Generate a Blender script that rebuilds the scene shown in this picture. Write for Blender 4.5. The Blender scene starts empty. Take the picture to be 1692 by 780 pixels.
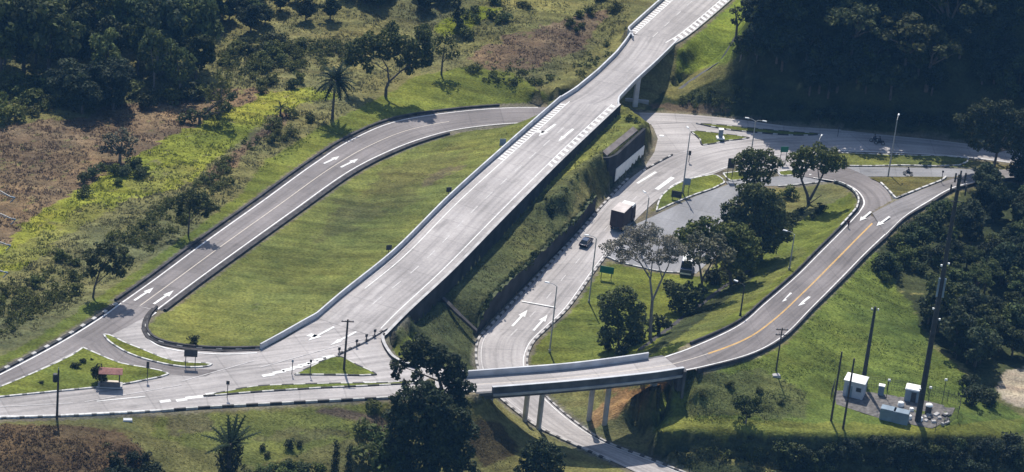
import bpy, bmesh, math, random
import numpy as np
from mathutils import Vector, Matrix
PI = math.pi
random.seed(7)
scn = bpy.context.scene
COL = scn.collection

# ------------------------------------------------------------------ camera
F = 5000.0; W = 1692.0; H = 780.0
PITCH = math.radians(25); ROLL = math.radians(6); DIST = 526.0
fwd = Vector((0, math.cos(PITCH), -math.sin(PITCH)))
r0 = Vector((1, 0, 0)); u0 = Vector((0, math.sin(PITCH), math.cos(PITCH)))
RT = math.cos(ROLL) * r0 + math.sin(ROLL) * u0
UP = -math.sin(ROLL) * r0 + math.cos(ROLL) * u0
CAM = Vector((0, 0, 0)) - fwd * DIST
cd = bpy.data.cameras.new('camera'); cam = bpy.data.objects.new('camera', cd); COL.objects.link(cam)
cam.matrix_world = Matrix(((RT.x, UP.x, -fwd.x, CAM.x), (RT.y, UP.y, -fwd.y, CAM.y), (RT.z, UP.z, -fwd.z, CAM.z), (0, 0, 0, 1)))
cd.sensor_width = 36; cd.sensor_fit = 'HORIZONTAL'; cd.lens = F / W * 36
cd.clip_start = 1; cd.clip_end = 20000
scn.camera = cam

def at(px, py, z=0.0):
    """survey reading of the photo: the world point at height z seen at photo pixel (px,py)"""
    d = fwd * F + RT * (px - W / 2) + UP * (H / 2 - py)
    t = (z - CAM.z) / d.z
    return CAM + d * t
def at_np(P):
    P = np.asarray(P, float)
    d = np.array(fwd)[None] * F + np.array(RT)[None] * (P[:, 0:1] - W / 2) + np.array(UP)[None] * (H / 2 - P[:, 1:2])
    t = (P[:, 2] - CAM.z) / d[:, 2]
    return np.array(CAM)[None] + d * t[:, None]
def to_px(X):
    d = X - np.array(CAM)[None]
    w = d @ np.array(fwd)
    return np.stack([W / 2 + F * (d @ np.array(RT)) / w, H / 2 - F * (d @ np.array(UP)) / w], 1)

# ------------------------------------------------------------------ curve helpers
def crom(P, n=12):
    """Catmull-Rom through the rows of P"""
    P = np.asarray(P, float)
    Q = np.vstack([2 * P[0] - P[1], P, 2 * P[-1] - P[-2]])
    out = []
    for i in range(1, len(Q) - 2):
        p0, p1, p2, p3 = Q[i - 1], Q[i], Q[i + 1], Q[i + 2]
        d1 = max(np.linalg.norm(p1 - p0), 1e-6) ** .5; d2 = max(np.linalg.norm(p2 - p1), 1e-6) ** .5; d3 = max(np.linalg.norm(p3 - p2), 1e-6) ** .5
        m1 = d2 * ((p1 - p0) / d1 - (p2 - p0) / (d1 + d2)) + (p2 - p1)
        m2 = d2 * ((p3 - p2) / d3 - (p3 - p1) / (d2 + d3)) + (p2 - p1)
        for k in range(n):
            t = k / n
            out.append(p1 * (2 * t**3 - 3 * t**2 + 1) + m1 * (t**3 - 2 * t**2 + t) + p2 * (-2 * t**3 + 3 * t**2) + m2 * (t**3 - t**2))
    out.append(Q[-2])
    return np.array(out)
def resample(P, step):
    d = np.r_[0, np.cumsum(np.linalg.norm(np.diff(P, axis=0), axis=1))]
    n = max(2, int(round(d[-1] / step)) + 1)
    s = np.linspace(0, d[-1], n)
    return np.stack([np.interp(s, d, P[:, k]) for k in range(P.shape[1])], 1)

class Ribbon:
    """a strip of carriageway between two edges read off the photo: rows lx,ly,rx,ry,z"""
    def __init__(s, rows, step=1.0, smooth=10):
        R = np.array(rows, float)
        L = at_np(R[:, [0, 1, 4]]); Rr = at_np(R[:, [2, 3, 4]])
        LR = crom(np.hstack([L, Rr]), smooth)
        mid = (LR[:, :3] + LR[:, 3:]) / 2
        d = np.r_[0, np.cumsum(np.linalg.norm(np.diff(mid, axis=0), axis=1))]
        n = max(2, int(d[-1] / step) + 1)
        t = np.linspace(0, d[-1], n)
        A = np.stack([np.interp(t, d, LR[:, k]) for k in range(6)], 1)
        s.L = A[:, :3]; s.R = A[:, 3:]; s.t = t; s.len = d[-1]
        s.w = np.linalg.norm(s.R - s.L, axis=1)
        s.seed = float(abs(math.sin(R[0, 0] + R[0, 1])) * 50)
    def at(s, t, a=None, b=None):
        """point t metres along; a metres in from the left edge or b metres in from the right edge"""
        L = np.array([np.interp(t, s.t, s.L[:, k]) for k in range(3)]); R = np.array([np.interp(t, s.t, s.R[:, k]) for k in range(3)])
        w = np.linalg.norm(R - L); e = (R - L) / w
        return L + e * a if a is not None else R - e * b
    def near(s, px, py):
        mid = (s.L + s.R) / 2
        q = to_px(mid)
        return s.t[np.argmin((q[:, 0] - px)**2 + (q[:, 1] - py)**2)]
    def edge(s, side, off, t0=None, t1=None, dz=0.0, step=1.0):
        """line parallel to an edge, off metres outside it"""
        t0 = 0 if t0 is None else t0; t1 = s.len if t1 is None else t1
        n = max(2, int((t1 - t0) / step) + 1)
        pts = np.array([s.at(t, a=-off) if side == 'L' else s.at(t, b=-off) for t in np.linspace(t0, t1, n)])
        pts[:, 2] += dz
        return pts

def pip(X, Y, poly):
    poly = np.asarray(poly, float)
    inside = np.zeros(X.shape, bool); j = len(poly) - 1
    for i in range(len(poly)):
        xi, yi = poly[i, 0], poly[i, 1]; xj, yj = poly[j, 0], poly[j, 1]
        if yi != yj:
            inside ^= ((yi > Y) != (yj > Y)) & (X < (xj - xi) * (Y - yi) / (yj - yi) + xi)
        j = i
    return inside

def vnoise(X, Y, sc, seed=0):
    rs = np.random.RandomState(seed); T = rs.rand(256, 256)
    x = X / sc + 1000.3; y = Y / sc + 1000.7
    xi = np.floor(x).astype(int); yi = np.floor(y).astype(int); fx = x - xi; fy = y - yi
    fx = fx * fx * (3 - 2 * fx); fy = fy * fy * (3 - 2 * fy)
    g = lambda a, b: T[a % 256, b % 256]
    return (g(xi, yi) * (1 - fx) + g(xi + 1, yi) * fx) * (1 - fy) + (g(xi, yi + 1) * (1 - fx) + g(xi + 1, yi + 1) * fx) * fy - .5
def fbm(X, Y, sc, seed=0, oc=4):
    r = 0; a = 1
    for k in range(oc):
        r = r + a * vnoise(X, Y, sc / 2**k, seed + k); a *= .5
    return r

# ------------------------------------------------------------------ mesh helpers
def link(o, parent=None):
    COL.objects.link(o)
    if parent is not None: o.parent = parent
    return o
def np_mesh(name, V, Fq, mat=None, smooth=False):
    """V (n,3), Fq (m,k) faces of equal size"""
    me = bpy.data.meshes.new(name)
    V = np.asarray(V, np.float32); Fq = np.asarray(Fq, np.int32); k = Fq.shape[1]
    me.vertices.add(len(V)); me.vertices.foreach_set('co', V.ravel())
    me.loops.add(Fq.size); me.loops.foreach_set('vertex_index', Fq.ravel())
    me.polygons.add(len(Fq)); me.polygons.foreach_set('loop_start', np.arange(0, Fq.size, k, dtype=np.int32))
    me.polygons.foreach_set('loop_total', np.full(len(Fq), k, np.int32))
    if smooth: me.polygons.foreach_set('use_smooth', np.ones(len(Fq), bool))
    me.update(calc_edges=True); me.validate()
    if mat: me.materials.append(mat)
    return me

class MB:
    """collects boxes, tubes, prisms and strips and links them as ONE mesh object"""
    def __init__(s): s.v = []; s.f = []; s.m = []; s.uv = []; s.sm = []
    def face(s, pts, mi=0, uv=None, smooth=False):
        b = len(s.v); s.v += [tuple(p) for p in pts]; s.f.append(list(range(b, b + len(pts)))); s.m.append(mi)
        s.uv.append(uv if uv else [(p[0], p[1]) for p in pts]); s.sm.append(smooth)
    def grid(s, rows, mi=0, closed=False, smooth=True, uvs=None):
        b = len(s.v); n = len(rows[0])
        for r in rows: s.v += [tuple(p) for p in r]
        for i in range(len(rows) - 1):
            for j in range(n if closed else n - 1):
                k = (j + 1) % n
                s.f.append([b + i * n + j, b + i * n + k, b + (i + 1) * n + k, b + (i + 1) * n + j]); s.m.append(mi); s.sm.append(smooth)
                if uvs is not None: s.uv.append([uvs[i][j], uvs[i][k], uvs[i + 1][k], uvs[i + 1][j]])
                else: s.uv.append([(0, 0)] * 4)
    def box(s, c, d, rz=0.0, mi=0, taper=(1, 1), shift=(0, 0)):
        """c = centre of the base, d = sizes; the top may taper and shift"""
        ca, sa = math.cos(rz), math.sin(rz)
        def P(x, y, z): return (c[0] + x * ca - y * sa, c[1] + x * sa + y * ca, c[2] + z)
        hx, hy = d[0] / 2, d[1] / 2
        lo = [P(-hx, -hy, 0), P(hx, -hy, 0), P(hx, hy, 0), P(-hx, hy, 0)]
        tx, ty = hx * taper[0], hy * taper[1]
        hi = [P(-tx + shift[0], -ty + shift[1], d[2]), P(tx + shift[0], -ty + shift[1], d[2]), P(tx + shift[0], ty + shift[1], d[2]), P(-tx + shift[0], ty + shift[1], d[2])]
        s.face(lo[::-1], mi); s.face(hi, mi)
        for i in range(4):
            j = (i + 1) % 4; s.face([lo[i], lo[j], hi[j], hi[i]], mi)
    def tube(s, pts, rad, n=8, mi=0, cap=True):
        pts = [Vector(p) for p in pts]
        rad = [rad] * len(pts) if not hasattr(rad, '__len__') else rad
        rows = []
        for i, p in enumerate(pts):
            d = (pts[min(i + 1, len(pts) - 1)] - pts[max(i - 1, 0)]).normalized()
            a = d.cross(Vector((0, 0, 1)) if abs(d.z) < .9 else Vector((1, 0, 0))).normalized(); b = d.cross(a)
            rows.append([p + (a * math.cos(2 * PI * k / n) + b * math.sin(2 * PI * k / n)) * rad[i] for k in range(n)])
        s.grid(rows, mi, closed=True)
        if cap:
            s.face(rows[0][::-1], mi); s.face(rows[-1], mi)
    def prism(s, poly, z0, z1, mi=0, mi_top=None):
        n = len(poly); lo = [(p[0], p[1], z0) for p in poly]; hi = [(p[0], p[1], z1) for p in poly]
        s.face(lo[::-1], mi); s.face(hi, mi if mi_top is None else mi_top)
        for i in range(n):
            j = (i + 1) % n; s.face([lo[i], lo[j], hi[j], hi[i]], mi)
    def wall(s, line, width, h, mi=0, mi_top=None, down=0.0):
        """a low wall along a 3-D line; h may be an array"""
        line = np.asarray(line, float); n = len(line)
        hs = np.full(n, h) if not hasattr(h, '__len__') else np.asarray(h); dn = np.full(n, down) if not hasattr(down, '__len__') else np.asarray(down)
        d = np.gradient(line[:, :2], axis=0); d /= np.linalg.norm(d, axis=1)[:, None] + 1e-9
        nr = np.stack([d[:, 1], -d[:, 0]], 1) * width / 2
        dist = np.r_[0, np.cumsum(np.linalg.norm(np.diff(line, axis=0), axis=1))]
        A = line.copy(); A[:, :2] -= nr; B = line.copy(); B[:, :2] += nr
        At = A.copy(); At[:, 2] += hs; Bt = B.copy(); Bt[:, 2] += hs; A[:, 2] -= dn; B[:, 2] -= dn
        tm = mi if mi_top is None else mi_top
        for P0, P1, m in ((A, At, mi), (At, Bt, tm), (Bt, B, mi), (B, A, mi)):
            s.grid([P0, P1], m, smooth=False, uvs=[[(dist[i], 0) for i in range(n)], [(dist[i], 1) for i in range(n)]])
        for k in (0, -1): s.face([A[k], B[k], Bt[k], At[k]] if k == 0 else [A[k], At[k], Bt[k], B[k]], mi, uv=[(dist[k], 0)] * 4)
    def build(s, name, mats, parent=None, loc=None):
        me = bpy.data.meshes.new(name)
        me.from_pydata(s.v, [], s.f)
        mats = mats if isinstance(mats, (list, tuple)) else [mats]
        for m in mats: me.materials.append(m)
        me.polygons.foreach_set('material_index', s.m); me.polygons.foreach_set('use_smooth', s.sm)
        ul = me.uv_layers.new(name='UVMap'); ul.data.foreach_set('uv', [c for f in s.uv for q in f for c in q])
        me.update()
        bm = bmesh.new(); bm.from_mesh(me); bmesh.ops.recalc_face_normals(bm, faces=bm.faces); bm.to_mesh(me); bm.free()
        o = bpy.data.objects.new(name, me); link(o, parent)
        if loc is not None: o.location = loc
        return o
def tag(o, label=None, cat=None, group=None, kind=None):
    if label: o['label'] = label
    if cat: o['category'] = cat
    if group: o['group'] = group
    if kind: o['kind'] = kind
    return o
def thing(name, label, cat, loc=(0, 0, 0), rz=0.0, group=None):
    o = bpy.data.objects.new(name, None); o.empty_display_size = .3; link(o)
    o.location = loc; o.rotation_euler = (0, 0, rz)
    return tag(o, label, cat, group)
def kids(o): return [c for c in bpy.data.objects if c.parent is o]
def copy_tree(o, ch, loc, rz=0.0, sc=(1, 1, 1), label=None, group=None):
    """a copy of a thing with copies of its parts; ch = nested list of (child, children)"""
    r = o.copy(); COL.objects.link(r); r.location = loc; r.rotation_euler = (0, 0, rz); r.scale = sc
    if label: r['label'] = label
    if group: r['group'] = group
    elif 'group' in r.keys(): del r['group']
    out = []
    def rec(lst, par):
        for c, sub in lst:
            d = c.copy(); COL.objects.link(d); d.parent = par; out.append(d); rec(sub, d)
    rec(ch, r)
    return r, out
def nest(o): return [(c, nest(c)) for c in kids(o)]

# ------------------------------------------------------------------ materials
def nt(name):
    m = bpy.data.materials.new(name); m.use_nodes = True
    n = m.node_tree; b = n.nodes['Principled BSDF']
    b.inputs['Specular IOR Level'].default_value = .2
    return m, n, b
def N(n, t, **kw):
    x = n.nodes.new(t)
    for k, v in kw.items():
        if k in ('operation', 'blend_type', 'data_type', 'attribute_name', 'noise_dimensions', 'wave_type'): setattr(x, k, v)
        else: x.inputs[k].default_value = v
    return x
def ramp(n, fac, stops):
    r = n.nodes.new('ShaderNodeValToRGB'); e = r.color_ramp.elements
    while len(e) < len(stops): e.new(.5)
    for i, (p, c) in enumerate(stops):
        e[i].position = p; e[i].color = (c[0], c[1], c[2], 1) if hasattr(c, '__len__') else (c, c, c, 1)
    n.links.new(fac, r.inputs[0]); return r
def mul(n, a, b, f=1.0):
    x = n.nodes.new('ShaderNodeMix'); x.data_type = 'RGBA'; x.blend_type = 'MULTIPLY'; x.inputs[0].default_value = f
    n.links.new(a, x.inputs[6]); n.links.new(b, x.inputs[7]); return x.outputs[2]
def plain(name, col, rough=.7, var=.25, sc=1.5, metal=0.0, spec=.25):
    m, n, b = nt(name)
    b.inputs['Roughness'].default_value = rough; b.inputs['Metallic'].default_value = metal; b.inputs['Specular IOR Level'].default_value = spec
    tc = N(n, 'ShaderNodeTexCoord'); no = N(n, 'ShaderNodeTexNoise', Scale=sc, Detail=5.0)
    n.links.new(tc.outputs['Object'], no.inputs['Vector'])
    r = ramp(n, no.outputs[0], [(.3, tuple(c * (1 - var) for c in col)), (.7, tuple(min(1, c * (1 + var)) for c in col))])
    n.links.new(r.outputs[0], b.inputs['Base Color']); return m
def road_mat(name, col, streak=.35, joint=True, patch=.25):
    """UV: x metres across, y metres along"""
    m, n, b = nt(name); b.inputs['Roughness'].default_value = .85
    uv = N(n, 'ShaderNodeUVMap'); L = n.links.new
    mp = N(n, 'ShaderNodeMapping'); mp.inputs['Scale'].default_value = (1.3, .035, 1); L(uv.outputs[0], mp.inputs[0])
    st = N(n, 'ShaderNodeTexNoise', Scale=1.0, Detail=4.0); L(mp.outputs[0], st.inputs['Vector'])
    r1 = ramp(n, st.outputs[0], [(.3, 1 - streak), (.5, 1 - streak * .3), (.72, 1.06)])
    ge = N(n, 'ShaderNodeNewGeometry')
    pn = N(n, 'ShaderNodeTexNoise', Scale=.09, Detail=6.0); L(ge.outputs['Position'], pn.inputs['Vector'])
    r2 = ramp(n, pn.outputs[0], [(.3, 1 - patch), (.62, 1.05)])
    fn = N(n, 'ShaderNodeTexNoise', Scale=2.2, Detail=6.0); L(ge.outputs['Position'], fn.inputs['Vector'])
    r3 = ramp(n, fn.outputs[0], [(.25, .86), (.75, 1.08)])
    base = N(n, 'ShaderNodeRGB'); base.outputs[0].default_value = (*col, 1)
    c = mul(n, mul(n, mul(n, base.outputs[0], r1.outputs[0]), r2.outputs[0]), r3.outputs[0])
    # dark blotches: oil and old repairs
    vn = N(n, 'ShaderNodeTexNoise', Scale=.35, Detail=3.0); mp2 = N(n, 'ShaderNodeMapping'); mp2.inputs['Scale'].default_value = (1, .25, 1); L(uv.outputs[0], mp2.inputs[0]); L(mp2.outputs[0], vn.inputs['Vector'])
    r4 = ramp(n, vn.outputs[0], [(.28, .72), (.38, 1.0)])
    c = mul(n, c, r4.outputs[0])
    if joint:   # sawn joints between the slabs
        sp = N(n, 'ShaderNodeSeparateXYZ'); L(uv.outputs[0], sp.inputs[0]); dv = N(n, 'ShaderNodeMath', operation='DIVIDE'); dv.inputs[1].default_value = 7.0; L(sp.outputs[1], dv.inputs[0])
        fr = N(n, 'ShaderNodeMath', operation='FRACT'); L(dv.outputs[0], fr.inputs[0]); r5 = ramp(n, fr.outputs[0], [(0, .84), (.03, .88), (.045, 1.0)])
        fl = N(n, 'ShaderNodeMath', operation='FLOOR'); L(dv.outputs[0], fl.inputs[0]); wn = N(n, 'ShaderNodeTexWhiteNoise', noise_dimensions='1D'); L(fl.outputs[0], wn.inputs['W'])
        r6 = ramp(n, wn.outputs[0], [(0, .94), (1, 1.03)]); c = mul(n, mul(n, c, r5.outputs[0]), r6.outputs[0])
    L(c, b.inputs['Base Color']); return m
def stripe_mat(name, period=2.0, a=(.72, .71, .68), b2=(.03, .03, .032), frac=.5):
    m, n, b = nt(name); L = n.links.new
    uv = N(n, 'ShaderNodeUVMap'); sp = N(n, 'ShaderNodeSeparateXYZ'); L(uv.outputs[0], sp.inputs[0])
    d = N(n, 'ShaderNodeMath', operation='DIVIDE'); d.inputs[1].default_value = period; L(sp.outputs[0], d.inputs[0])
    f = N(n, 'ShaderNodeMath', operation='FRACT'); L(d.outputs[0], f.inputs[0])
    g = N(n, 'ShaderNodeMath', operation='GREATER_THAN'); g.inputs[1].default_value = frac; L(f.outputs[0], g.inputs[0])
    mx = N(n, 'ShaderNodeMix', data_type='RGBA'); mx.inputs[6].default_value = (*a, 1); mx.inputs[7].default_value = (*b2, 1); L(g.outputs[0], mx.inputs[0])
    ge = N(n, 'ShaderNodeNewGeometry'); no = N(n, 'ShaderNodeTexNoise', Scale=1.6, Detail=5.0); L(ge.outputs['Position'], no.inputs['Vector'])
    r = ramp(n, no.outputs[0], [(.3, .55), (.6, 1.0)])
    L(mul(n, mx.outputs[2], r.outputs[0]), b.inputs['Base Color']); b.inputs['Roughness'].default_value = .8; return m
def paint_mat(name, col, wear=.45):
    m, n, b = nt(name); L = n.links.new
    ge = N(n, 'ShaderNodeNewGeometry'); no = N(n, 'ShaderNodeTexNoise', Scale=1.1, Detail=6.0); L(ge.outputs['Position'], no.inputs['Vector'])
    r = ramp(n, no.outputs[0], [(.32, tuple(c * (1 - wear) for c in col)), (.56, col)]); L(r.outputs[0], b.inputs['Base Color']); b.inputs['Roughness'].default_value = .7; return m
def leaf_mat(name, col, trans=.25, var=.5):
    """colour varies per leaf clump, per plant and with the plant's own tint (object colour)"""
    m, n, b = nt(name); L = n.links.new
    ge = N(n, 'ShaderNodeNewGeometry'); oi = N(n, 'ShaderNodeObjectInfo')
    r = ramp(n, ge.outputs['Random Per Island'], [(0, tuple(c * (1 - var) for c in col)), (.6, col), (1, (col[0] * (1 + var), col[1] * (1 + var * .8), col[2] * 1.1))])
    no = N(n, 'ShaderNodeTexNoise', Scale=.45, Detail=2.0); L(ge.outputs['Position'], no.inputs['Vector'])
    r2 = ramp(n, no.outputs[0], [(.3, (.75, .8, .85)), (.7, (1.25, 1.15, .95))])
    c = mul(n, mul(n, r.outputs[0], r2.outputs[0]), oi.outputs['Color'])
    b.inputs['Roughness'].default_value = .75; b.inputs['Specular IOR Level'].default_value = .15
    L(c, b.inputs['Base Color'])
    t = N(n, 'ShaderNodeBsdfTranslucent'); L(c, t.inputs[0]); mx = N(n, 'ShaderNodeMixShader'); mx.inputs[0].default_value = trans
    L(b.outputs[0], mx.inputs[1]); L(t.outputs[0], mx.inputs[2]); L(mx.outputs[0], n.nodes['Material Output'].inputs[0]); return m
def ground_mat():
    m, n, b = nt('ground_cover'); L = n.links.new
    a = N(n, 'ShaderNodeAttribute', attribute_name='tone'); ge = N(n, 'ShaderNodeNewGeometry')
    def nz(sc, lo, hi, c0, c1, dt=6.0):
        q = N(n, 'ShaderNodeTexNoise', Scale=sc, Detail=dt); L(ge.outputs['Position'], q.inputs['Vector'])
        return ramp(n, q.outputs[0], [(lo, c0), (hi, c1)]).outputs[0]
    c = mul(n, a.outputs['Color'], nz(.05, .32, .68, (.72, .78, .82), (1.25, 1.16, .95)))
    c = mul(n, c, nz(.33, .3, .7, (.72, .76, .74), (1.22, 1.18, 1.1)))
    c = mul(n, c, nz(2.4, .28, .72, .6, 1.35))
    # mown and trodden streaks
    mp = N(n, 'ShaderNodeMapping'); mp.inputs['Scale'].default_value = (.06, .5, .5); mp.inputs['Rotation'].default_value = (0, 0, -.35); L(ge.outputs['Position'], mp.inputs[0])
    q = N(n, 'ShaderNodeTexNoise', Scale=1.0, Detail=4.0); L(mp.outputs[0], q.inputs['Vector'])
    c = mul(n, c, ramp(n, q.outputs[0], [(.32, (.74, .70, .72)), (.66, (1.16, 1.16, 1.1))]).outputs[0])
    L(c, b.inputs['Base Color']); b.inputs['Roughness'].default_value = 1; b.inputs['Specular IOR Level'].default_value = 0
    bn = N(n, 'ShaderNodeTexNoise', Scale=3.0, Detail=6.0); L(ge.outputs['Position'], bn.inputs['Vector'])
    bp = N(n, 'ShaderNodeBump', Strength=.55, Distance=.35); L(bn.outputs[0], bp.inputs['Height']); L(bp.outputs[0], b.inputs['Normal'])
    return m
M = {}
M['ground'] = ground_mat()
M['concrete_road'] = road_mat('worn_concrete_road', (.43, .403, .398), .36, patch=.26)
M['grey_road'] = road_mat('worn_grey_asphalt', (.25, .235, .238), .34, patch=.3)
M['ramp_road'] = road_mat('brown_grey_asphalt', (.235, .214, .214), .36, patch=.3)
M['lot_road'] = road_mat('blue_grey_asphalt', (.265, .265, .28), .15)
M['dark_gutter'] = plain('dark_stained_gutter', (.055, .052, .055), .9, .5, .8)
M['white_paint'] = paint_mat('worn_white_road_paint', (.74, .735, .73), .25)
M['faint_paint'] = paint_mat('faded_white_road_paint', (.56, .54, .54), .3)
M['yellow_paint'] = paint_mat('yellow_road_paint', (.70, .42, .12), .25)
M['cream_paint'] = paint_mat('faded_cream_road_paint', (.58, .52, .45), .2)
M['kerb2'] = stripe_mat('black_and_white_kerb', 3.6, a=(.50, .49, .47), b2=(.06, .06, .062))
M['kerb1'] = stripe_mat('short_black_and_white_kerb', 2.0, a=(.44, .42, .41), b2=(.10, .095, .095), frac=.6)
M['kerbw'] = stripe_mat('mostly_white_kerb', 2.6, frac=.72, a=(.60, .59, .58), b2=(.2, .2, .2))
M['kerbd'] = stripe_mat('dark_kerb_with_white_blocks', 3.0, a=(.48, .47, .46), b2=(.05, .05, .052), frac=.3)
M['concrete'] = plain('weathered_concrete', (.40, .39, .39), .85, .25, .6)
M['pale_concrete'] = plain('pale_painted_concrete', (.50, .51, .54), .75, .18, .5)
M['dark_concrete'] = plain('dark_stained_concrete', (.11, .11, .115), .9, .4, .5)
M['wood'] = plain('old_dark_timber', (.075, .062, .055), .9, .3, 3)
M['galv'] = plain('galvanised_steel', (.36, .37, .38), .5, .15, 2, metal=.3)
M['dark_metal'] = plain('dark_metal', (.045, .047, .052), .6, .3, 2)
M['white'] = plain('white_enamel', (.80, .80, .79), .5, .08, 1)
M['red_tile'] = plain('faded_red_roof', (.25, .12, .11), .8, .3, 2)
M['green_sign'] = plain('green_sign_enamel', (.012, .14, .09), .5, .15, 1)
M['grey_blue'] = plain('grey_blue_enamel', (.19, .25, .31), .55, .2, .8)
M['blue_sign'] = plain('blue_sign_enamel', (.06, .12, .30), .5, .15, 1)
M['glass'] = plain('dark_glass', (.02, .025, .03), .12, .1, 1, spec=.6)
M['rubber'] = plain('tyre_rubber', (.02, .02, .02), .9, .2, 3)
M['bark'] = plain('tree_bark', (.10, .085, .075), .95, .35, 2)
M['palebark'] = plain('pale_tree_bark', (.20, .18, .165), .95, .3, 2)
M['shade_wall'] = plain('shadow_toned_wall', (.035, .036, .04), .95, .5, .4)  # near-black so the shadow band on walls and cut face is in the colour
M['dirt'] = plain('red_earth', (.33, .16, .09), 1, .35, .7)
M['gravel'] = plain('grey_gravel', (.13, .122, .118), 1, .4, 1.5)
M['leaf'] = leaf_mat('broad_leaves', (.080, .098, .036))
M['leaf_dark'] = leaf_mat('dark_leaves', (.050, .064, .036), .22)
M['leaf_light'] = leaf_mat('light_leaves', (.118, .138, .052), .3)
M['leaf_grey'] = leaf_mat('sparse_grey_twigs', (.21, .205, .18), .15, .3)
M['frond'] = leaf_mat('palm_fronds', (.045, .070, .030), .2)
M['dry'] = leaf_mat('tall_grass_blades', (.10, .115, .04), .3)
# ------------------------------------------------------------------ carriageways
ZM = 7.5
main_n = Ribbon([(1321, -200, 1405, -178, ZM), (1209, -100, 1293, -78, ZM), (1097, 0, 1181, 22, ZM), (1050, 42, 1132, 62, ZM), (1038, 53, 1112, 74, ZM)])
main_b = Ribbon([(1046, 57, 1119, 66, ZM), (1020, 92, 1081, 103, ZM), (955, 150, 1020, 162, ZM), (926, 168, 1020, 176, ZM)], smooth=2)
main_s = Ribbon([(928, 166, 1024, 173, ZM), (845, 239, 928, 264, ZM), (745, 329, 834, 358, ZM), (650, 423, 744, 450, ZM), (567, 490, 669, 520, ZM), (525, 526, 630, 560, ZM)])
loop = Ribbon([(1060, 186, 1055, 210, 0.0), (1000, 182, 1000, 208, 0.0), (930, 178, 936, 206, .5), (850, 177, 858, 204, 1.4), (753, 184, 765, 213, 2.1), (653, 200, 700, 229, 3.0),
               (580, 230, 640, 252, 3.8), (520, 268, 578, 284, 4.6), (430, 333, 487, 348, 5.7), (333, 402, 392, 416, 6.8), (255, 460, 318, 470, 7.36), (200, 499, 262, 512, ZM)])
lower = Ribbon([(1165, 832, 1245, 828, -2.9), (1110, 806, 1190, 803, -2.8), (1053, 781, 1126, 780, -2.65), (1003, 758, 1076, 760, -2.5), (923, 722, 995, 728, -2.2), (887, 703, 948, 697, -2), (840, 667, 905, 660, -1.75), (806, 635, 880, 630, -1.5), (791, 603, 869, 600, -1.2),
                (793, 562, 879, 567, -0.9), (812, 540, 900, 545, -0.7), (840, 510, 934, 513, -0.45), (900, 447, 985, 443, -0.15), (960, 383, 1040, 374, 0), (1000, 337, 1085, 331, 0), (1045, 292, 1124, 302, 0),
                (1078, 271, 1177, 286, 0), (1111, 256, 1215, 273, 0), (1160, 241, 1250, 263, 0), (1238, 229, 1305, 254, 0), (1320, 223, 1365, 250, 0), (1400, 220, 1440, 252, 0), (1507, 227, 1520, 255, 0), (1610, 239, 1620, 263, 0), (1770, 260, 1780, 286, 0)])
far_road = Ribbon([(1056, 186, 1060, 206, 0), (1101, 187, 1105, 204, 0), (1148, 190, 1150, 203, 0), (1224, 198, 1226, 208, 0), (1300, 208, 1300, 216, 0), (1390, 214, 1390, 225, 0)])
west_road = Ribbon([(262, 662, 267, 679, ZM), (330, 657, 333, 674, ZM), (420, 650, 422, 669, ZM), (530, 643, 533, 663, ZM), (640, 637, 652, 657, ZM), (700, 631, 716, 653, ZM), (757, 625, 785, 648, 7.7)])
deck2 = Ribbon([(757, 625, 785, 648, 7.7), (840, 619, 866, 642, 7.8), (950, 610, 972, 633, 7.9), (1063, 595, 1082, 621, 7.9), (1097, 589, 1127, 614, 7.8)])
ramp_r = Ribbon([(1097, 589, 1127, 614, 7.8), (1140, 574, 1166, 606, 7.5), (1220, 537, 1242, 585, 6.9), (1262, 502, 1292, 558, 6.2), (1315, 456, 1345, 506, 5.3), (1355, 416, 1392, 459, 4.6), (1395, 376, 1432, 418, 3.9), (1419, 350, 1464, 388, 3.3)])
ramp_l = Ribbon([(1419, 350, 1464, 388, 3.3), (1426, 334, 1474, 340, 2.6), (1421, 322, 1469, 320, 2.0), (1409, 311, 1455, 304, 1.3), (1389, 302, 1432, 291, .7), (1350, 295, 1400, 277, .15), (1315, 290, 1370, 268, 0.0)])
ramp_e = Ribbon([(1441, 352, 1464, 388, 3.29), (1479, 332, 1497, 357, 2.8), (1502, 322, 1539, 331, 2.2), (1530, 311, 1562, 317, 1.8), (1562, 299, 1584, 308, 1.2), (1620, 284, 1640, 297, .6), (1720, 276, 1730, 292, .3)])
side_road = Ribbon([(1198, 300, 1220, 318, 0), (1240, 294, 1244, 308, 0), (1290, 291, 1292, 307, 0), (1330, 284, 1345, 302, 0), (1380, 277, 1384, 298, 0), (1420, 276, 1424, 292, 0), (1500, 277, 1502, 292, 0), (1590, 279, 1592, 293, 0), (1760, 292, 1762, 306, 0)])
out_road = Ribbon([(200, 499, 258, 513, ZM), (167, 523, 200, 545, ZM), (97, 565, 137, 574, ZM), (0, 616, 0, 640, ZM), (-90, 652, -90, 676, ZM)])
link_road = Ribbon([(178, 545, 135, 573, ZM), (213, 584, 200, 602, ZM), (253, 598, 243, 610, ZM), (300, 607, 288, 619, ZM), (360, 611, 340, 622, ZM)])
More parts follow.
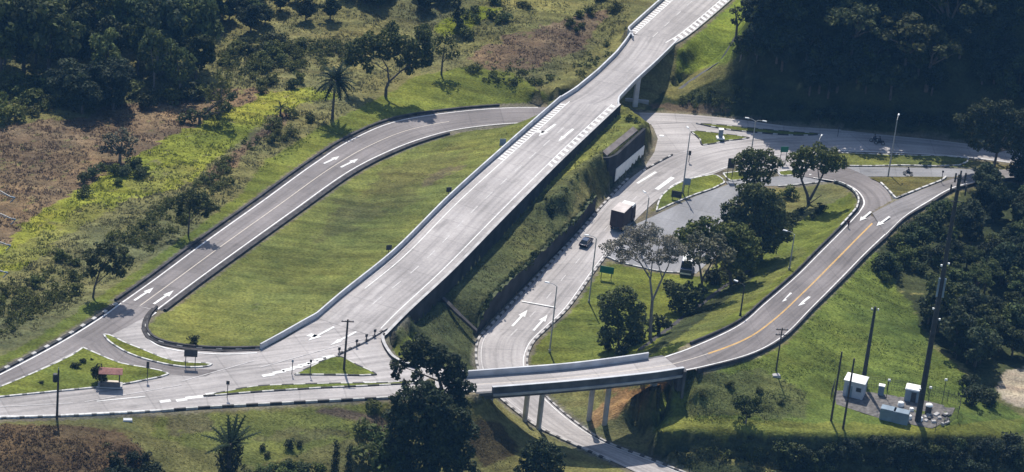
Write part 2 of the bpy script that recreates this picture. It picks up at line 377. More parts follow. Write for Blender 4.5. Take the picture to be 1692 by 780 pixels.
# paved areas where carriageways merge (flat slabs)
merge_area = [(-90, 652), (-60, 646), (0, 616), (97, 565), (167, 522), (200, 499), (262, 512), (253, 517), (242, 528), (233, 543), (240, 557), (257, 570), (300, 578), (367, 582), (430, 579), (470, 560), (532, 521), (567, 490),
              (672, 519), (638, 546), (632, 560), (639, 578), (654, 596), (690, 606), (757, 612), (785, 648), (716, 653), (652, 657), (533, 663), (422, 669), (267, 679), (133, 687), (90, 688), (0, 691), (-90, 694)]
plaza_area = [(1055, 186), (1148, 190), (1300, 208), (1400, 216), (1505, 227), (1440, 252), (1365, 250), (1345, 262), (1352, 268), (1380, 276), (1330, 292), (1290, 293), (1282, 284), (1240, 284), (1215, 273), (1177, 288), (1121, 304), (1100, 302), (1062, 283), (1070, 268), (1081, 252), (1087, 229), (1080, 212), (1072, 200)]
lot_area = [(1082, 356), (1150, 324), (1205, 304), (1232, 300), (1222, 320), (1212, 345), (1203, 368), (1220, 395), (1180, 425), (1150, 452), (1095, 448), (1023, 432), (1000, 424), (1035, 378), (1060, 366)]

def poly_smooth(poly, n=4):
    P = np.array(list(poly) + [poly[0]], float); return crom(P, n)[:-1]

# ------------------------------------------------------------------ terrain: heights relaxed between surveyed lines
X0, X1, Y0, Y1, CELL = -132.0, 136.0, -118.0, 172.0, 0.6
gx = np.arange(X0, X1 + .01, CELL); gy = np.arange(Y0, Y1 + .01, CELL)
NX, NY = len(gx), len(gy)
GX, GY = np.meshgrid(gx, gy)
fixed = np.zeros((NY, NX), bool); val = np.zeros((NY, NX)); paved = np.zeros((NY, NX), bool)
def splat(P, pave=False, dil=0):
    ix = np.round((P[:, 0] - X0) / CELL).astype(int); iy = np.round((P[:, 1] - Y0) / CELL).astype(int)
    for dx in range(-dil, dil + 1):
        for dy in range(-dil, dil + 1):
            a, b = ix + dx, iy + dy; k = (a >= 0) & (a < NX) & (b >= 0) & (b < NY)
            fixed[b[k], a[k]] = True; val[b[k], a[k]] = P[k, 2]
            if pave: paved[b[k], a[k]] = True
def line(rows, dil=0, px=True, smooth=False):
    P = at_np(rows) if px else np.asarray(rows, float)
    if smooth: P = crom(P, 8)
    splat(resample(P, .25), dil=dil)
    return P
def splat_ribbon(rb, t0=0, t1=None, ml=.7, mr=.7, sink=.14):
    t1 = rb.len if t1 is None else t1
    for t in np.arange(t0, t1, .28):
        a, b = rb.at(t, a=-ml), rb.at(t, b=-mr)
        w = np.linalg.norm(b - a); n = int(w / .28) + 2
        s = np.linspace(0, 1, n)[:, None]
        P = a + (b - a) * s
        u = s[:, 0] * w
        inside = (u > ml + .15) & (u < w - mr - .15)
        P[:, 2] -= np.where(inside, sink, .05)
        splat(P, True)
def splat_area(poly, z, sink=.16):
    P = at_np([(x, y, z) for x, y in poly])
    m = pip(GX, GY, P)
    fixed[m] = True; val[m] = z - sink; paved[m] = True
    E = resample(np.vstack([P, P[:1]]), .3); E[:, 2] -= .06
    splat(E, True, dil=1)
    fixed[m] = True; val[m] = z - sink

# outer frame
for (a, b) in (((X0, Y0, 3.0), (X1, Y0, -3.0)), ((X0, Y0, 3.0), (X0, Y1, 9.0)), ((X0, Y1, 9.0), (0, Y1, 12.0)), ((X1, Y0, -3), (X1, 20, 0)), ((0, Y1, 12), (40, Y1, 40)), ((40, Y1, 40), (X1, Y1, 60)), ((X1, 20, 0), (X1, 60, 22)), ((X1, 60, 22), (X1, Y1, 60))):
    line([a, b], px=False)
# open field on the left
line([(-60, 300, 5.5), (60, 250, 5.2), (200, 195, 4.6), (350, 150, 4.0), (470, 100, 4.2), (620, 60, 5), (760, 10, 6)])
line([(-60, 120, 5), (150, 90, 5), (400, 40, 5.5), (600, 10, 6.5), (740, -40, 7.5)])
line([(-60, -60, 7), (200, -60, 8), (500, -80, 8.5), (800, -90, 9)])
line([(-60, 470, 6.6), (60, 425, 6.4), (150, 345, 6.0), (260, 260, 5.4), (380, 190, 4.9), (500, 150, 4.4)])
line([(-60, 560, 7.2), (100, 500, 6.9), (250, 400, 6.4), (360, 320, 5.7), (440, 235, 5.0), (540, 195, 4.3), (640, 152, 3.6), (720, 128, 3.4)])
line([(700, 150, 3.2), (780, 122, 3.4), (860, 138, 3.4), (908, 158, 3.6)])
line([(800, 112, 3.4), (880, 80, 5.2), (950, 30, 6.8), (1010, -20, 8)], dil=1)
line([(868, 140, 3.0), (930, 125, 3.1), (985, 92, 3.8), (1030, 55, 5.2)])
line([(905, 152, 3.8), (960, 128, 3.8), (1010, 90, 4.6), (1040, 55, 5.8)])
# oval lawn inside the loop
line([(770, 216, 2.2), (833, 192, 2.9), (873, 181, 4.0), (905, 170, 6.0), (922, 164, 7.2)])
line([(300, 560, 7.3), (400, 530, 7.1), (520, 440, 6.2), (620, 330, 5.3), (720, 260, 4.5), (790, 215, 3.6)])
# under the main bridge
line([(930, 205, .2), (1000, 196, 0), (1060, 186, 0)], dil=2)
line([(1010, 178, .1), (1045, 176, .1), (1075, 176, .1)], dil=1)
line([(1086, 150, 1.4), (1112, 128, 3.2), (1122, 100, 5.2)])
line([(1060, 120, 4.0), (1085, 96, 6.4)])
line([(1128, 82, 7.1), (1165, 50, 7.3), (1215, 5, 7.4), (1330, -90, 7.4)])
line([(1116, 128, 3.0), (1160, 97, 4.4), (1203, 62, 6.4), (1230, 20, 7.8)])
line([(1112, 146, 1.2), (1150, 118, 3.0), (1195, 96, 4.2), (1228, 88, 5.0)])
# steep wooded hill beyond the far road
line([(1062, 178, .1), (1148, 184, .2), (1226, 193, .2), (1300, 203, .3), (1500, 219, .3), (1620, 234, .4), (1780, 252, .8)])
for z, row in ((4.5, [(1180, 140), (1240, 148), (1300, 160), (1500, 178), (1620, 192), (1780, 210)]), (11, [(1240, 96), (1300, 96), (1500, 112), (1620, 124), (1790, 142)]),
               (21, [(1265, 10), (1330, -4), (1500, 8), (1620, 20), (1790, 40)]), (31, [(1290, -90), (1360, -104), (1500, -96), (1620, -80), (1790, -60)]), (42, [(1380, -215), (1500, -205), (1620, -190), (1790, -170)])):
    line([(x, y, z) for x, y in row], smooth=False)
# cut bank between the main road and the lower road
notch = at_np([(922, 389, 2.9), (905, 362, 4.6), (887, 335, 5.9)])
berm_top = crom(at_np([(887, 334, 5.9), (917, 325, 6.0), (945, 292, 6.2), (970, 266, 6.4), (992, 250, 6.5)]), 8)
conc_top = at_np([(992, 252, 6.5), (1040, 208, 6.5), (1056, 206, 6.0)])
def jag(P, amp, seed):
    Q = resample(P, .3); n = vnoise(Q[:, 0], Q[:, 1], 1.1, seed) + .7 * vnoise(Q[:, 0], Q[:, 1], .5, seed + 3)
    d = np.gradient(Q[:, :2], axis=0); d /= np.linalg.norm(d, axis=1)[:, None] + 1e-9
    Q[:, 0] += d[:, 1] * n * amp; Q[:, 1] -= d[:, 0] * n * amp
    Q[:, 2] += .5 * n * min(1, amp); return Q
splat(jag(notch, .5, 5)); splat(jag(berm_top, 1.8, 8)); splat(resample(conc_top, .25))
tA, tB = lower.near(815, 537), lower.near(1065, 283)
cq = np.array([(812, 540, .3), (822, 527, 1.7), (840, 508, 4.1), (870, 478, 4.0), (900, 447, 3.6), (940, 405, 3.2), (960, 383, 3.0), (1000, 337, 2.9), (1014, 318, 3.0)])
ct = [lower.near(x, y) for x, y, _ in cq]
cliff_top = lower.edge('L', 1.75, ct[0], ct[-1], step=.3); cliff_top[:, 2] += np.interp(np.linspace(ct[0], ct[-1], len(cliff_top)), ct, cq[:, 2])
cn = vnoise(cliff_top[:, 0], cliff_top[:, 1], 1.2, 3) + .6 * vnoise(cliff_top[:, 0], cliff_top[:, 1], .6, 4); cliff_top[:, 2] += cn * .8
for o_ in (0, .55): splat(resample(cliff_top + np.array([-.94, .33, 0]) * o_, .2))
for o_ in (.75, 1.15):
    foot = lower.edge('L', o_, tA, tB); foot[:, 2] += .15; splat(resample(foot, .2))
line([(896, 342, 3.4), (926, 388, 2.4)])
line([(1000, 262, 5.6), (1007, 290, 3.2)])
W0 = at_np([(1004, 312, 0), (1015, 307, 0), (1062, 263, 0), (1078, 240, 0)])
for o_, z_ in ((-1.0, 6.1), (-1.6, 6.2), (.35, .15), (.75, .15)): splat(resample(W0[:3] + np.array([.94 * o_, -.33 * o_, z_]), .2))
splat(resample(np.vstack([W0[:1] + np.array([-1.2, .4, 5.6]), W0[:1] + np.array([-4.0, 1.4, 5.6])]), .2))
line([(1058, 206, 5.6), (1071, 212, 3.0), (1077, 222, .6)]); line([(1030, 175, 6.8), (1052, 188, 6.2), (1070, 203, 3.5)]); line([(1036, 172, 4.8), (1058, 184, 2.8), (1077, 203, .4)])
# drop under the main road's retaining wall
tw0, tw1 = 0.0, main_s.near(655, 535)
def wall_drop(t):
    return np.interp(t, [0, main_s.near(905, 300), main_s.near(800, 400), tw1], [1.5, 2.0, 3.1, 3.1])
for o_ in (.4, .8, 1.2):
  ft = main_s.edge('R', o_, .5, tw1 - 1)
  ft[:, 2] = ZM - wall_drop(np.linspace(.5, tw1 - 1, len(ft))); splat(resample(ft, .25))
line([(650, 552, 4.4), (645, 565, 4.6), (650, 580, 5.1), (664, 597, 6.2), (690, 610, 7.1)])
line([(728, 496, 4.4), (790, 549, -.3)]); line([(665, 560, 4.5), (720, 560, 3.6), (770, 585, .6)]); line([(700, 612, 5.6), (740, 610, 3.3), (775, 606, -.4)])
# below the west road
line([(-80, 696, 7.35), (90, 693, 7.35), (267, 684, 7.3), (420, 674, 7.3), (530, 668, 7.3), (652, 662, 7.3), (775, 656, 7.2)])
line([(-80, 735, 7.4), (60, 722, 7.9), (150, 722, 7.8), (215, 735, 7.2)]); line([(-80, 790, 6.2), (100, 800, 5.4), (180, 790, 5.2), (262, 775, 5.0), (300, 760, 5.2)])
line([(250, 705, 6.6), (400, 705, 6.3), (550, 700, 6.2), (620, 690, 6.4)]); line([(330, 780, 4.4), (450, 790, 3.8), (620, 790, 2.6), (760, 790, .6)])
line([(640, 705, 4.8), (700, 730, 3.0), (760, 760, 1.0)])
line([(783, 661, 6.7), (800, 674, 5.6), (817, 693, 3.8), (845, 725, 1.2), (870, 748, -.6), (960, 760, -2.0)])
line([(808, 650, 4.0), (824, 672, 0)])
line([(760, 790, .2), (900, 790, -1.6), (1000, 790, -2.4)])
# under and beyond the second bridge
line([(915, 664, -1.5), (975, 708, -1.9), (1010, 724, -2.1), (1085, 760, -2.4)])
line([(960, 652, -1.0), (1000, 672, -.6), (1035, 662, 2.0), (1062, 648, 4.6), (1082, 636, 6.2)]); line([(1088, 640, 6.4), (1105, 628, 7.0), (1112, 622, 7.1)])
line([(1131, 622, 7.0), (1130, 650, 4.6), (1126, 680, 2.8), (1112, 700, 2.0), (1097, 712, 1.6)], dil=1); line([(1106, 640, 3.0), (1104, 664, .8), (1096, 692, .1), (1080, 710, -.5)]); line([(1075, 676, .4), (1045, 700, -1.2), (1070, 742, -1.9)])
line([(1064, 588, 7.3), (1042, 587, 4.8), (1012, 593, 1.4), (960, 602, -.5)])
line([(1085, 712, 1.9), (1110, 708, 2.3), (1250, 712, 2.4), (1400, 716, 2.4), (1560, 716, 2.2), (1640, 716, 1.5)])
line([(1084, 752, -1.8), (1150, 762, -2.3), (1260, 776, -2.6), (1400, 780, -2.8), (1560, 788, -3.0), (1720, 792, -3.2)])
line([(1086, 752, -1.2), (1120, 747, -.7), (1160, 748, -.7), (1215, 759, -1.0), (1270, 775, -1.4), (1330, 800, -1.8)])
line([(1112, 775, -2.4), (1160, 782, -2.6), (1230, 802, -2.8)])
pad = [(1372, 640), (1440, 640), (1530, 655), (1580, 668), (1575, 690), (1540, 712), (1450, 690), (1380, 668)]
Pp = at_np([(x, y, 2.5) for x, y in pad]); mm = pip(GX, GY, Pp); fixed[mm] = True; val[mm] = 2.5
line([(1470, 470, 1.6), (1540, 590, 1.2), (1600, 650, .4), (1700, 700, -1)]); line([(1500, 380, 1.2), (1600, 420, -.5), (1700, 560, -1.5)]); line([(1600, 320, .2), (1700, 340, 0)])
line([(1150, 640, 6.2), (1300, 640, 4.6), (1380, 600, 4.0), (1440, 540, 3.4)])
# hollow inside the right-hand ramp
ditch = at_np([(1058, 578, 4.6), (1075, 566, 3.2), (1105, 543, 1.7), (1135, 520, 1.0), (1175, 490, .7), (1215, 462, .5), (1240, 446, .4)])
line([(1085, 572, 5.6), (1150, 537, 3.6), (1240, 475, 2.4), (1310, 412, 1.8), (1370, 368, 1.2), (1395, 335, .6)])
splat(resample(ditch, .25))
line([(895, 590, -.8), (905, 560, -.5), (960, 500, -.2), (1010, 455, .05), (1080, 470, .05), (1060, 540, .5), (960, 590, -.4)]); line([(1110, 520, .8), (1160, 470, .3), (1240, 400, .1), (1300, 330, .1), (1370, 320, .2)])
# paved ground last, so that it stays true
splat_area(plaza_area, 0.0); splat_area(lot_area, 0.0); splat_area(merge_area, ZM)
splat_ribbon(main_n, ml=.6, mr=.6); splat_ribbon(main_s, ml=.5, mr=-.25)
splat_ribbon(loop, ml=1.4, mr=1.4); splat_ribbon(far_road); splat_ribbon(lower, ml=.9, mr=.7); splat_ribbon(west_road)
splat_ribbon(ramp_r, t0=4, ml=1.0, mr=1.0); splat_ribbon(ramp_l, ml=.9, mr=.4); splat_ribbon(ramp_e, ml=.4, mr=1.0); splat_ribbon(side_road)

def relax(fx, vl, iters):
    h, w = fx.shape
    if min(h, w) > 12:
        h2, w2 = (h + 1) // 2, (w + 1) // 2
        fp = np.zeros((h2 * 2, w2 * 2)); vp = np.zeros((h2 * 2, w2 * 2)); fp[:h, :w] = fx; vp[:h, :w] = vl * fx
        c = fp.reshape(h2, 2, w2, 2).sum((1, 3)); v = vp.reshape(h2, 2, w2, 2).sum((1, 3))
        z2 = relax(c > 0, np.where(c > 0, v / np.maximum(c, 1), 0), iters)
        z = np.repeat(np.repeat(z2, 2, 0), 2, 1)[:h, :w]
    else: z = np.full((h, w), vl[fx].mean() if fx.any() else 0.0)
    z = np.where(fx, vl, z)
    for _ in range(iters):
        p = np.pad(z, 1, mode='edge'); q = (p[:-2, 1:-1] + p[2:, 1:-1] + p[1:-1, :-2] + p[1:-1, 2:]) / 4
        z = np.where(fx, vl, q)
    return z
HZ = relax(fixed, val, 90)
# ground roughness away from the pavement
dist = (~paved).astype(float)
for _ in range(6):
    p = np.pad(dist, 1, mode='edge'); dist = np.where(paved, 0, (p[:-2, 1:-1] + p[2:, 1:-1] + p[1:-1, :-2] + p[1:-1, 2:] + dist) / 5)
PX = to_px(np.stack([GX.ravel(), GY.ravel(), HZ.ravel()], 1)); PXx = PX[:, 0].reshape(NY, NX); PXy = PX[:, 1].reshape(NY, NX)

# ------------------------------------------------------------------ ground colour by what grows there, plus shade tone on steep faces
LAWN = (.140, .158, .057); LAWN2 = (.125, .150, .042); OLIVE = (.150, .150, .070); LIME = (.195, .225, .036); BROWN = (.155, .118, .088); ROUGH = (.150, .150, .078); DARK = (.05, .062, .036); STRAW = (.18, .172, .085); SOIL = (.115, .095, .08)
tone = np.empty((NY, NX, 3)); tone[:] = ROUGH
jx = fbm(GX, GY, 5.0, 21) * 9 + fbm(GX, GY, 1.4, 31) * 5; jy = fbm(GX, GY, 5.0, 41) * 7 + fbm(GX, GY, 1.4, 51) * 4
rough_amp = np.full((NY, NX), .28)
PN = np.random.RandomState(9).rand(NY, NX) * .6 + (fbm(GX, GY, 1.6, 95, 3) + .5) * .4
def paint(poly, c, amp=None, jit=1.0, f=1.0):
    m = pip(PXx + jx * jit, PXy + jy * jit, np.array(poly, float)) & (PN < (1.0 if jit < 1 else .86))
    tone[m] = tone[m] * (1 - f) + np.array(c) * f
    if amp is not None: rough_amp[m] = amp
paint([(-200, 700), (-200, -400), (1100, -400), (1060, 30), (900, 160), (700, 200), (430, 330), (150, 520)], ROUGH)
paint([(-80, 215), (110, 190), (230, 165), (330, 155), (500, 150), (540, 150), (400, 200), (330, 210), (270, 235), (200, 270), (120, 320), (60, 390), (-80, 440)], BROWN, .18, 1.8)
paint([(-80, 150), (100, 150), (110, 195), (-80, 215)], OLIVE)
paint([(-60, 430), (10, 400), (60, 350), (120, 315), (190, 280), (280, 225), (360, 190), (450, 152), (545, 145), (560, 160), (500, 175), (440, 195), (370, 255), (320, 290), (240, 330), (150, 360), (90, 400), (40, 440), (-60, 480)], LIME, .22, 1.8, .8)
paint([(-60, 450), (40, 400), (120, 350), (200, 340), (120, 380), (50, 425), (-60, 470)], OLIVE, None, 2.2, .6); paint([(200, 300), (300, 260), (330, 275), (240, 320)], OLIVE, None, 2.5, .5)
paint([(330, 295), (390, 250), (440, 205), (475, 180), (480, 195), (430, 235), (390, 275), (350, 310)], BROWN, .3)
paint([(380, 75), (470, 45), (600, 40), (700, 30), (690, 60), (560, 62), (430, 90)], STRAW); paint([(400, 120), (520, 95), (620, 80), (600, 110), (480, 140)], STRAW)
paint([(700, 60), (760, 10), (830, -20), (900, -60), (1120, -60), (1040, 40), (960, 70), (860, 60), (800, 80), (730, 90)], OLIVE)
paint([(715, 45), (790, 10), (830, 15), (780, 50), (730, 60)], LIME, .15)
paint([(770, 105), (800, 70), (870, 50), (960, 30), (1010, 10), (980, 60), (930, 95), (860, 118), (800, 118)], BROWN, .2, 2.0)
paint([(900, 140), (950, 100), (1010, 60), (1040, 10), (1070, 0), (1045, 60), (990, 110), (930, 150)], OLIVE, .15)
# mown verges
paint([(-100, 640), (0, 590), (100, 535), (200, 465), (300, 395), (400, 320), (440, 265), (520, 215), (600, 175), (650, 150), (690, 125), (770, 112), (850, 122), (915, 160), (850, 178), (753, 184), (653, 200), (580, 230), (520, 262), (420, 335), (200, 490), (0, 618), (-100, 660)], LAWN2, .06, .6)
paint([(240, 545), (250, 515), (490, 348), (640, 252), (780, 205), (880, 180), (935, 160), (840, 255), (560, 500), (430, 582), (300, 582)], LAWN, .10, .0)
paint([(560, 330), (640, 280), (720, 250), (790, 250), (700, 320), (600, 370), (520, 400)], (.105, .108, .05), None, 2.5, .7)
paint([(690, 300), (750, 270), (770, 275), (700, 310)], SOIL, None, 1.2, .6); paint([(610, 300), (660, 285), (700, 290), (660, 315), (620, 318)], (.09, .092, .045), None, 2.0, .7); paint([(540, 350), (600, 335), (640, 345), (580, 365)], (.105, .105, .052), None, 2.0, .6)
paint([(480, 560), (520, 520), (545, 500), (500, 560), (440, 585)], STRAW, None, 1, .6)
paint([(628, 560), (720, 470), (840, 350), (930, 260), (1030, 170), (1080, 205), (1000, 260), (960, 300), (925, 395), (830, 480), (790, 550), (795, 620), (700, 620)], (.095, .108, .056), .12, .3)
paint([(640, 590), (665, 560), (690, 555), (670, 590)], LAWN2, .05, .4); paint([(1020, 170), (1075, 200), (1050, 212), (960, 270), (880, 330), (890, 300)], LAWN, .15, .5)
# banks
paint([(-90, 700), (420, 672), (650, 660), (775, 655), (815, 690), (860, 745), (1060, 775), (1060, 900), (-90, 900)], OLIVE, .12, .5)
paint([(260, 690), (420, 680), (640, 668), (600, 720), (420, 770), (250, 720)], LAWN, .08, .8)
paint([(270, 690), (340, 680), (360, 712), (290, 720)], SOIL, None, 2, .6); paint([(400, 715), (480, 705), (600, 720), (500, 735)], (.13, .125, .07), None, 2, .7)
paint([(-90, 706), (0, 702), (110, 702), (190, 712), (230, 740), (270, 790), (280, 900), (-90, 900)], (.115, .085, .058), .3, .6)
paint([(500, 672), (575, 676), (640, 690), (640, 720), (570, 690)], SOIL, None, .6)
paint([(780, 690), (830, 700), (860, 745), (800, 770), (770, 740)], (.07, .06, .04), .2)
paint([(1055, 600), (1140, 608), (1300, 570), (1330, 520), (1430, 420), (1500, 360), (1480, 460), (1540, 570), (1640, 660), (1700, 690), (1700, 715), (1080, 715)], (.104, .140, .042), .10, .8)
paint([(1085, 713), (1110, 690), (1200, 692), (1400, 700), (1560, 705), (1690, 690), (1690, 722), (1085, 722)], (.15, .165, .048), .08, .6)
paint([(1130, 625), (1260, 610), (1330, 640), (1330, 690), (1130, 690)], (.10, .118, .054), .2, 1.5)
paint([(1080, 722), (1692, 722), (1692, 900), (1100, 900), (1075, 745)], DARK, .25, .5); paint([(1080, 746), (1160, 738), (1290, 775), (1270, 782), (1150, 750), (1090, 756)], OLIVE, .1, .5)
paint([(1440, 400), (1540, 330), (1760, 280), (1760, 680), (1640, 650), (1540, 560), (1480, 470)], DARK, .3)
# park inside the ramp
paint([(870, 600), (880, 565), (934, 515), (1000, 440), (1023, 432), (1150, 452), (1260, 400), (1420, 310), (1428, 340), (1395, 380), (1262, 505), (1140, 578), (1063, 596), (960, 604)], LAWN2, .05, .2)
paint([(1080, 575), (1150, 530), (1240, 470), (1320, 405), (1330, 420), (1240, 500), (1140, 570)], LAWN, .05, .5)
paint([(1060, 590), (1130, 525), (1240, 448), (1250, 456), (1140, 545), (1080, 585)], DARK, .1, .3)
paint([(1190, 300), (1400, 280), (1400, 310), (1260, 400), (1190, 420)], OLIVE, .08, .6); paint([(1320, 250), (1610, 250), (1600, 276), (1340, 280)], LAWN, .04, .2)
paint([(1430, 290), (1580, 288), (1580, 300), (1480, 332)], (.11, .105, .052), .04, .2)
paint([(1000, 640), (1045, 645), (1085, 628), (1112, 622), (1090, 650), (1040, 680), (985, 712), (975, 700)], (.24, .155, .09), .12, .8); paint([(900, 645), (1000, 640), (1020, 655), (960, 690), (905, 660)], OLIVE, .1, .4)
# hill and the slope right of the main road
paint([(1112, 140), (1120, 85), (1165, 45), (1215, -5), (1330, -100), (1380, -140), (1290, -40), (1240, 50), (1215, 95), (1150, 120)], (.15, .195, .045), .12, .6)
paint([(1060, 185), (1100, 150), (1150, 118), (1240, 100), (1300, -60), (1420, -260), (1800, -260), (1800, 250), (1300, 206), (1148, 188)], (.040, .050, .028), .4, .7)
paint([(1100, 150), (1150, 120), (1230, 90), (1240, 108), (1160, 140), (1110, 165)], OLIVE, .15, .6); paint([(1060, 172), (1180, 165), (1210, 178), (1150, 190)], SOIL, .2)
paint([(1648, 640), (1660, 618), (1692, 608), (1730, 610), (1730, 668), (1680, 668), (1655, 660)], (.33, .29, .26), .2, .8)
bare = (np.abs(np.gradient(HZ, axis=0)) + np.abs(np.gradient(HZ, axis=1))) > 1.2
tone[bare] = tone[bare] * .3 + np.array((.032, .040, .024)) * .7; rough_amp[bare] = .3  # steep faces toned down: their shade is put into the ground colour
tone[paved] = np.array((.16, .15, .13))
tone *= (1 + .30 * fbm(GX, GY, 9.0, 61))[..., None]
amp = rough_amp * np.clip(dist * 2.0 - .15, 0, 1)
HZ = HZ + amp * (fbm(GX, GY, 4.0, 71, 3) * 1.3 + vnoise(GX, GY, .9, 81) * 1.1)

def ground_z(x, y):
    fx = (x - X0) / CELL; fy = (y - Y0) / CELL
    i = int(min(max(fx, 0), NX - 2)); j = int(min(max(fy, 0), NY - 2)); a = min(max(fx - i, 0), 1); b = min(max(fy - j, 0), 1)
    return (HZ[j, i] * (1 - a) + HZ[j, i + 1] * a) * (1 - b) + (HZ[j + 1, i] * (1 - a) + HZ[j + 1, i + 1] * a) * b
def ground_np(X, Y):
    fx = np.clip((X - X0) / CELL, 0, NX - 1.001); fy = np.clip((Y - Y0) / CELL, 0, NY - 1.001)
    i = fx.astype(int); j = fy.astype(int); a = fx - i; b = fy - j
    return (HZ[j, i] * (1 - a) + HZ[j, i + 1] * a) * (1 - b) + (HZ[j + 1, i] * (1 - a) + HZ[j + 1, i + 1] * a) * b
def gat(px, py):
    """point of the ground seen at photo pixel (px,py)"""
    zs = np.arange(60, -6, -.1); P = at_np(np.stack([np.full(len(zs), px), np.full(len(zs), py), zs], 1))
    d = P[:, 2] - ground_np(P[:, 0], P[:, 1]); k = np.argmax(d <= 0)
    return Vector(P[k] if d[k] <= 0 else P[-1])

# one sheet: surveyed core plus a skirt that runs out to the horizon
out_off = np.array([4, 10, 22, 50, 110, 240, 520, 1100, 2300, 4000.0])
ax = np.r_[X0 - out_off[::-1], gx, X1 + out_off]; ay = np.r_[Y0 - out_off[::-1], gy, Y1 + out_off]
AX, AY = np.meshgrid(ax, ay)
AZ = ground_np(AX, AY); k = len(out_off)
od = np.maximum(np.maximum(X0 - AX, AX - X1), np.maximum(Y0 - AY, AY - Y1)).clip(0)
far = np.where(AY > Y0, 10.0, -4.0) + 14 * fbm(AX, AY, 400, 91, 3)
wgt = np.clip(od / 500, 0, 1); AZ = AZ * (1 - wgt) + far * wgt
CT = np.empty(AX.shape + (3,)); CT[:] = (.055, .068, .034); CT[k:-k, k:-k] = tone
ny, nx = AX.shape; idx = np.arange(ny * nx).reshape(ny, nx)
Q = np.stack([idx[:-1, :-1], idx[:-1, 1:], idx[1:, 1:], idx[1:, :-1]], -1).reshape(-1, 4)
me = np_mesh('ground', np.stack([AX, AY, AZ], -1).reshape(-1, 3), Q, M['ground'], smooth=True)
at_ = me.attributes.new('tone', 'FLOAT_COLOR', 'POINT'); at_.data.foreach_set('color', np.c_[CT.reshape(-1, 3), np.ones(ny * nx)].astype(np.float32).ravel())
ground = link(bpy.data.objects.new('ground', me)); tag(ground, 'rolling grass and brush ground around the interchange', kind='structure')

# ------------------------------------------------------------------ pavements, paint and kerbs
def pave(name, rb, mat, label, dz=0.0, t0=0, t1=None, inset=0.0, kind='structure', parent=None, nu=4):
    t1 = rb.len if t1 is None else t1
    rows, uvs = [], []
    for t in np.linspace(t0, t1, max(2, int((t1 - t0) / .8))):
        a, b = rb.at(t, a=inset), rb.at(t, b=inset); w = np.linalg.norm(b - a)
        rows.append([tuple(a + (b - a) * (j / nu) + np.array([0, 0, dz])) for j in range(nu + 1)]); uvs.append([(w * j / nu + rb.seed, t) for j in range(nu + 1)])
    m = MB(); m.grid(rows, smooth=True, uvs=uvs); o = m.build(name, mat, parent)
    return tag(o, label, kind=kind) if kind else o
def slab(name, poly, z, mat, label, ang=0.0):
    P = at_np([(x, y, z) for x, y in poly]); bm = bmesh.new()
    f = bm.faces.new([bm.verts.new(p) for p in P])
    uvl = bm.loops.layers.uv.new('UVMap')
    for l in f.loops: c = l.vert.co; l[uvl].uv = (c.x * math.cos(ang) - c.y * math.sin(ang) + 77, c.x * math.sin(ang) + c.y * math.cos(ang))
    bmesh.ops.triangulate(bm, faces=[f]); bmesh.ops.recalc_face_normals(bm, faces=bm.faces)
    me = bpy.data.meshes.new(name); bm.to_mesh(me); bm.free(); me.materials.append(mat)
    if me.polygons[0].normal.z < 0: me.flip_normals()
    o = link(bpy.data.objects.new(name, me)); return tag(o, label, kind='structure')
slab('paved_junction', merge_area, ZM - .03, M['concrete_road'], 'pale worn concrete where the loop ramp and the main road merge', 1.1)
slab('paved_junction', plaza_area, -.03, M['concrete_road'], 'pale worn concrete junction beside the main bridge', 1.25)
slab('parking_area', lot_area, -.022, M['lot_road'], 'smooth blue-grey asphalt lot under the park trees', .3)
pave('road', main_n, M['concrete_road'], 'pale concrete main road beyond the bridge', dz=.004)
pave('road', main_s, M['concrete_road'], 'pale concrete main road running down to the merge', dz=.004)
pave('ramp_road', loop, M['ramp_road'], 'brownish grey loop ramp around the oval lawn', dz=.0)
pave('ramp_road', out_road, M['ramp_road'], 'brownish grey exit road running off at the left edge', dz=-.012)
pave('ramp_road', link_road, M['ramp_road'], 'brownish grey link lane between the two bottom islands', dz=-.018)
pave('road', lower, M['concrete_road'], 'pale concrete lower road passing under the small bridge', dz=.0)
pave('road', far_road, M['concrete_road'], 'narrow far carriageway at the foot of the dark hill', dz=.008)
pave('ramp_road', west_road, M['concrete_road'], 'concrete ramp road along the bottom verge', dz=.004)
pave('ramp_road', ramp_r, M['ramp_road'], 'grey curved ramp with a yellow centre line', dz=.004)
pave('ramp_road', ramp_l, M['ramp_road'], 'grey ramp branch bending back to the lower road', dz=.0)
pave('ramp_road', ramp_e, M['grey_road'], 'grey ramp branch leaving toward the power poles', dz=-.004)
pave('road', side_road, M['lot_road'], 'narrow grey side road beside the grass strip', dz=-.008)
slab('paved_junction', [(1441, 350), (1474, 338), (1482, 330), (1500, 357), (1464, 388)], 2.72, M['ramp_road'], 'worn gore between the two ramp branches', .5).hide_render = False

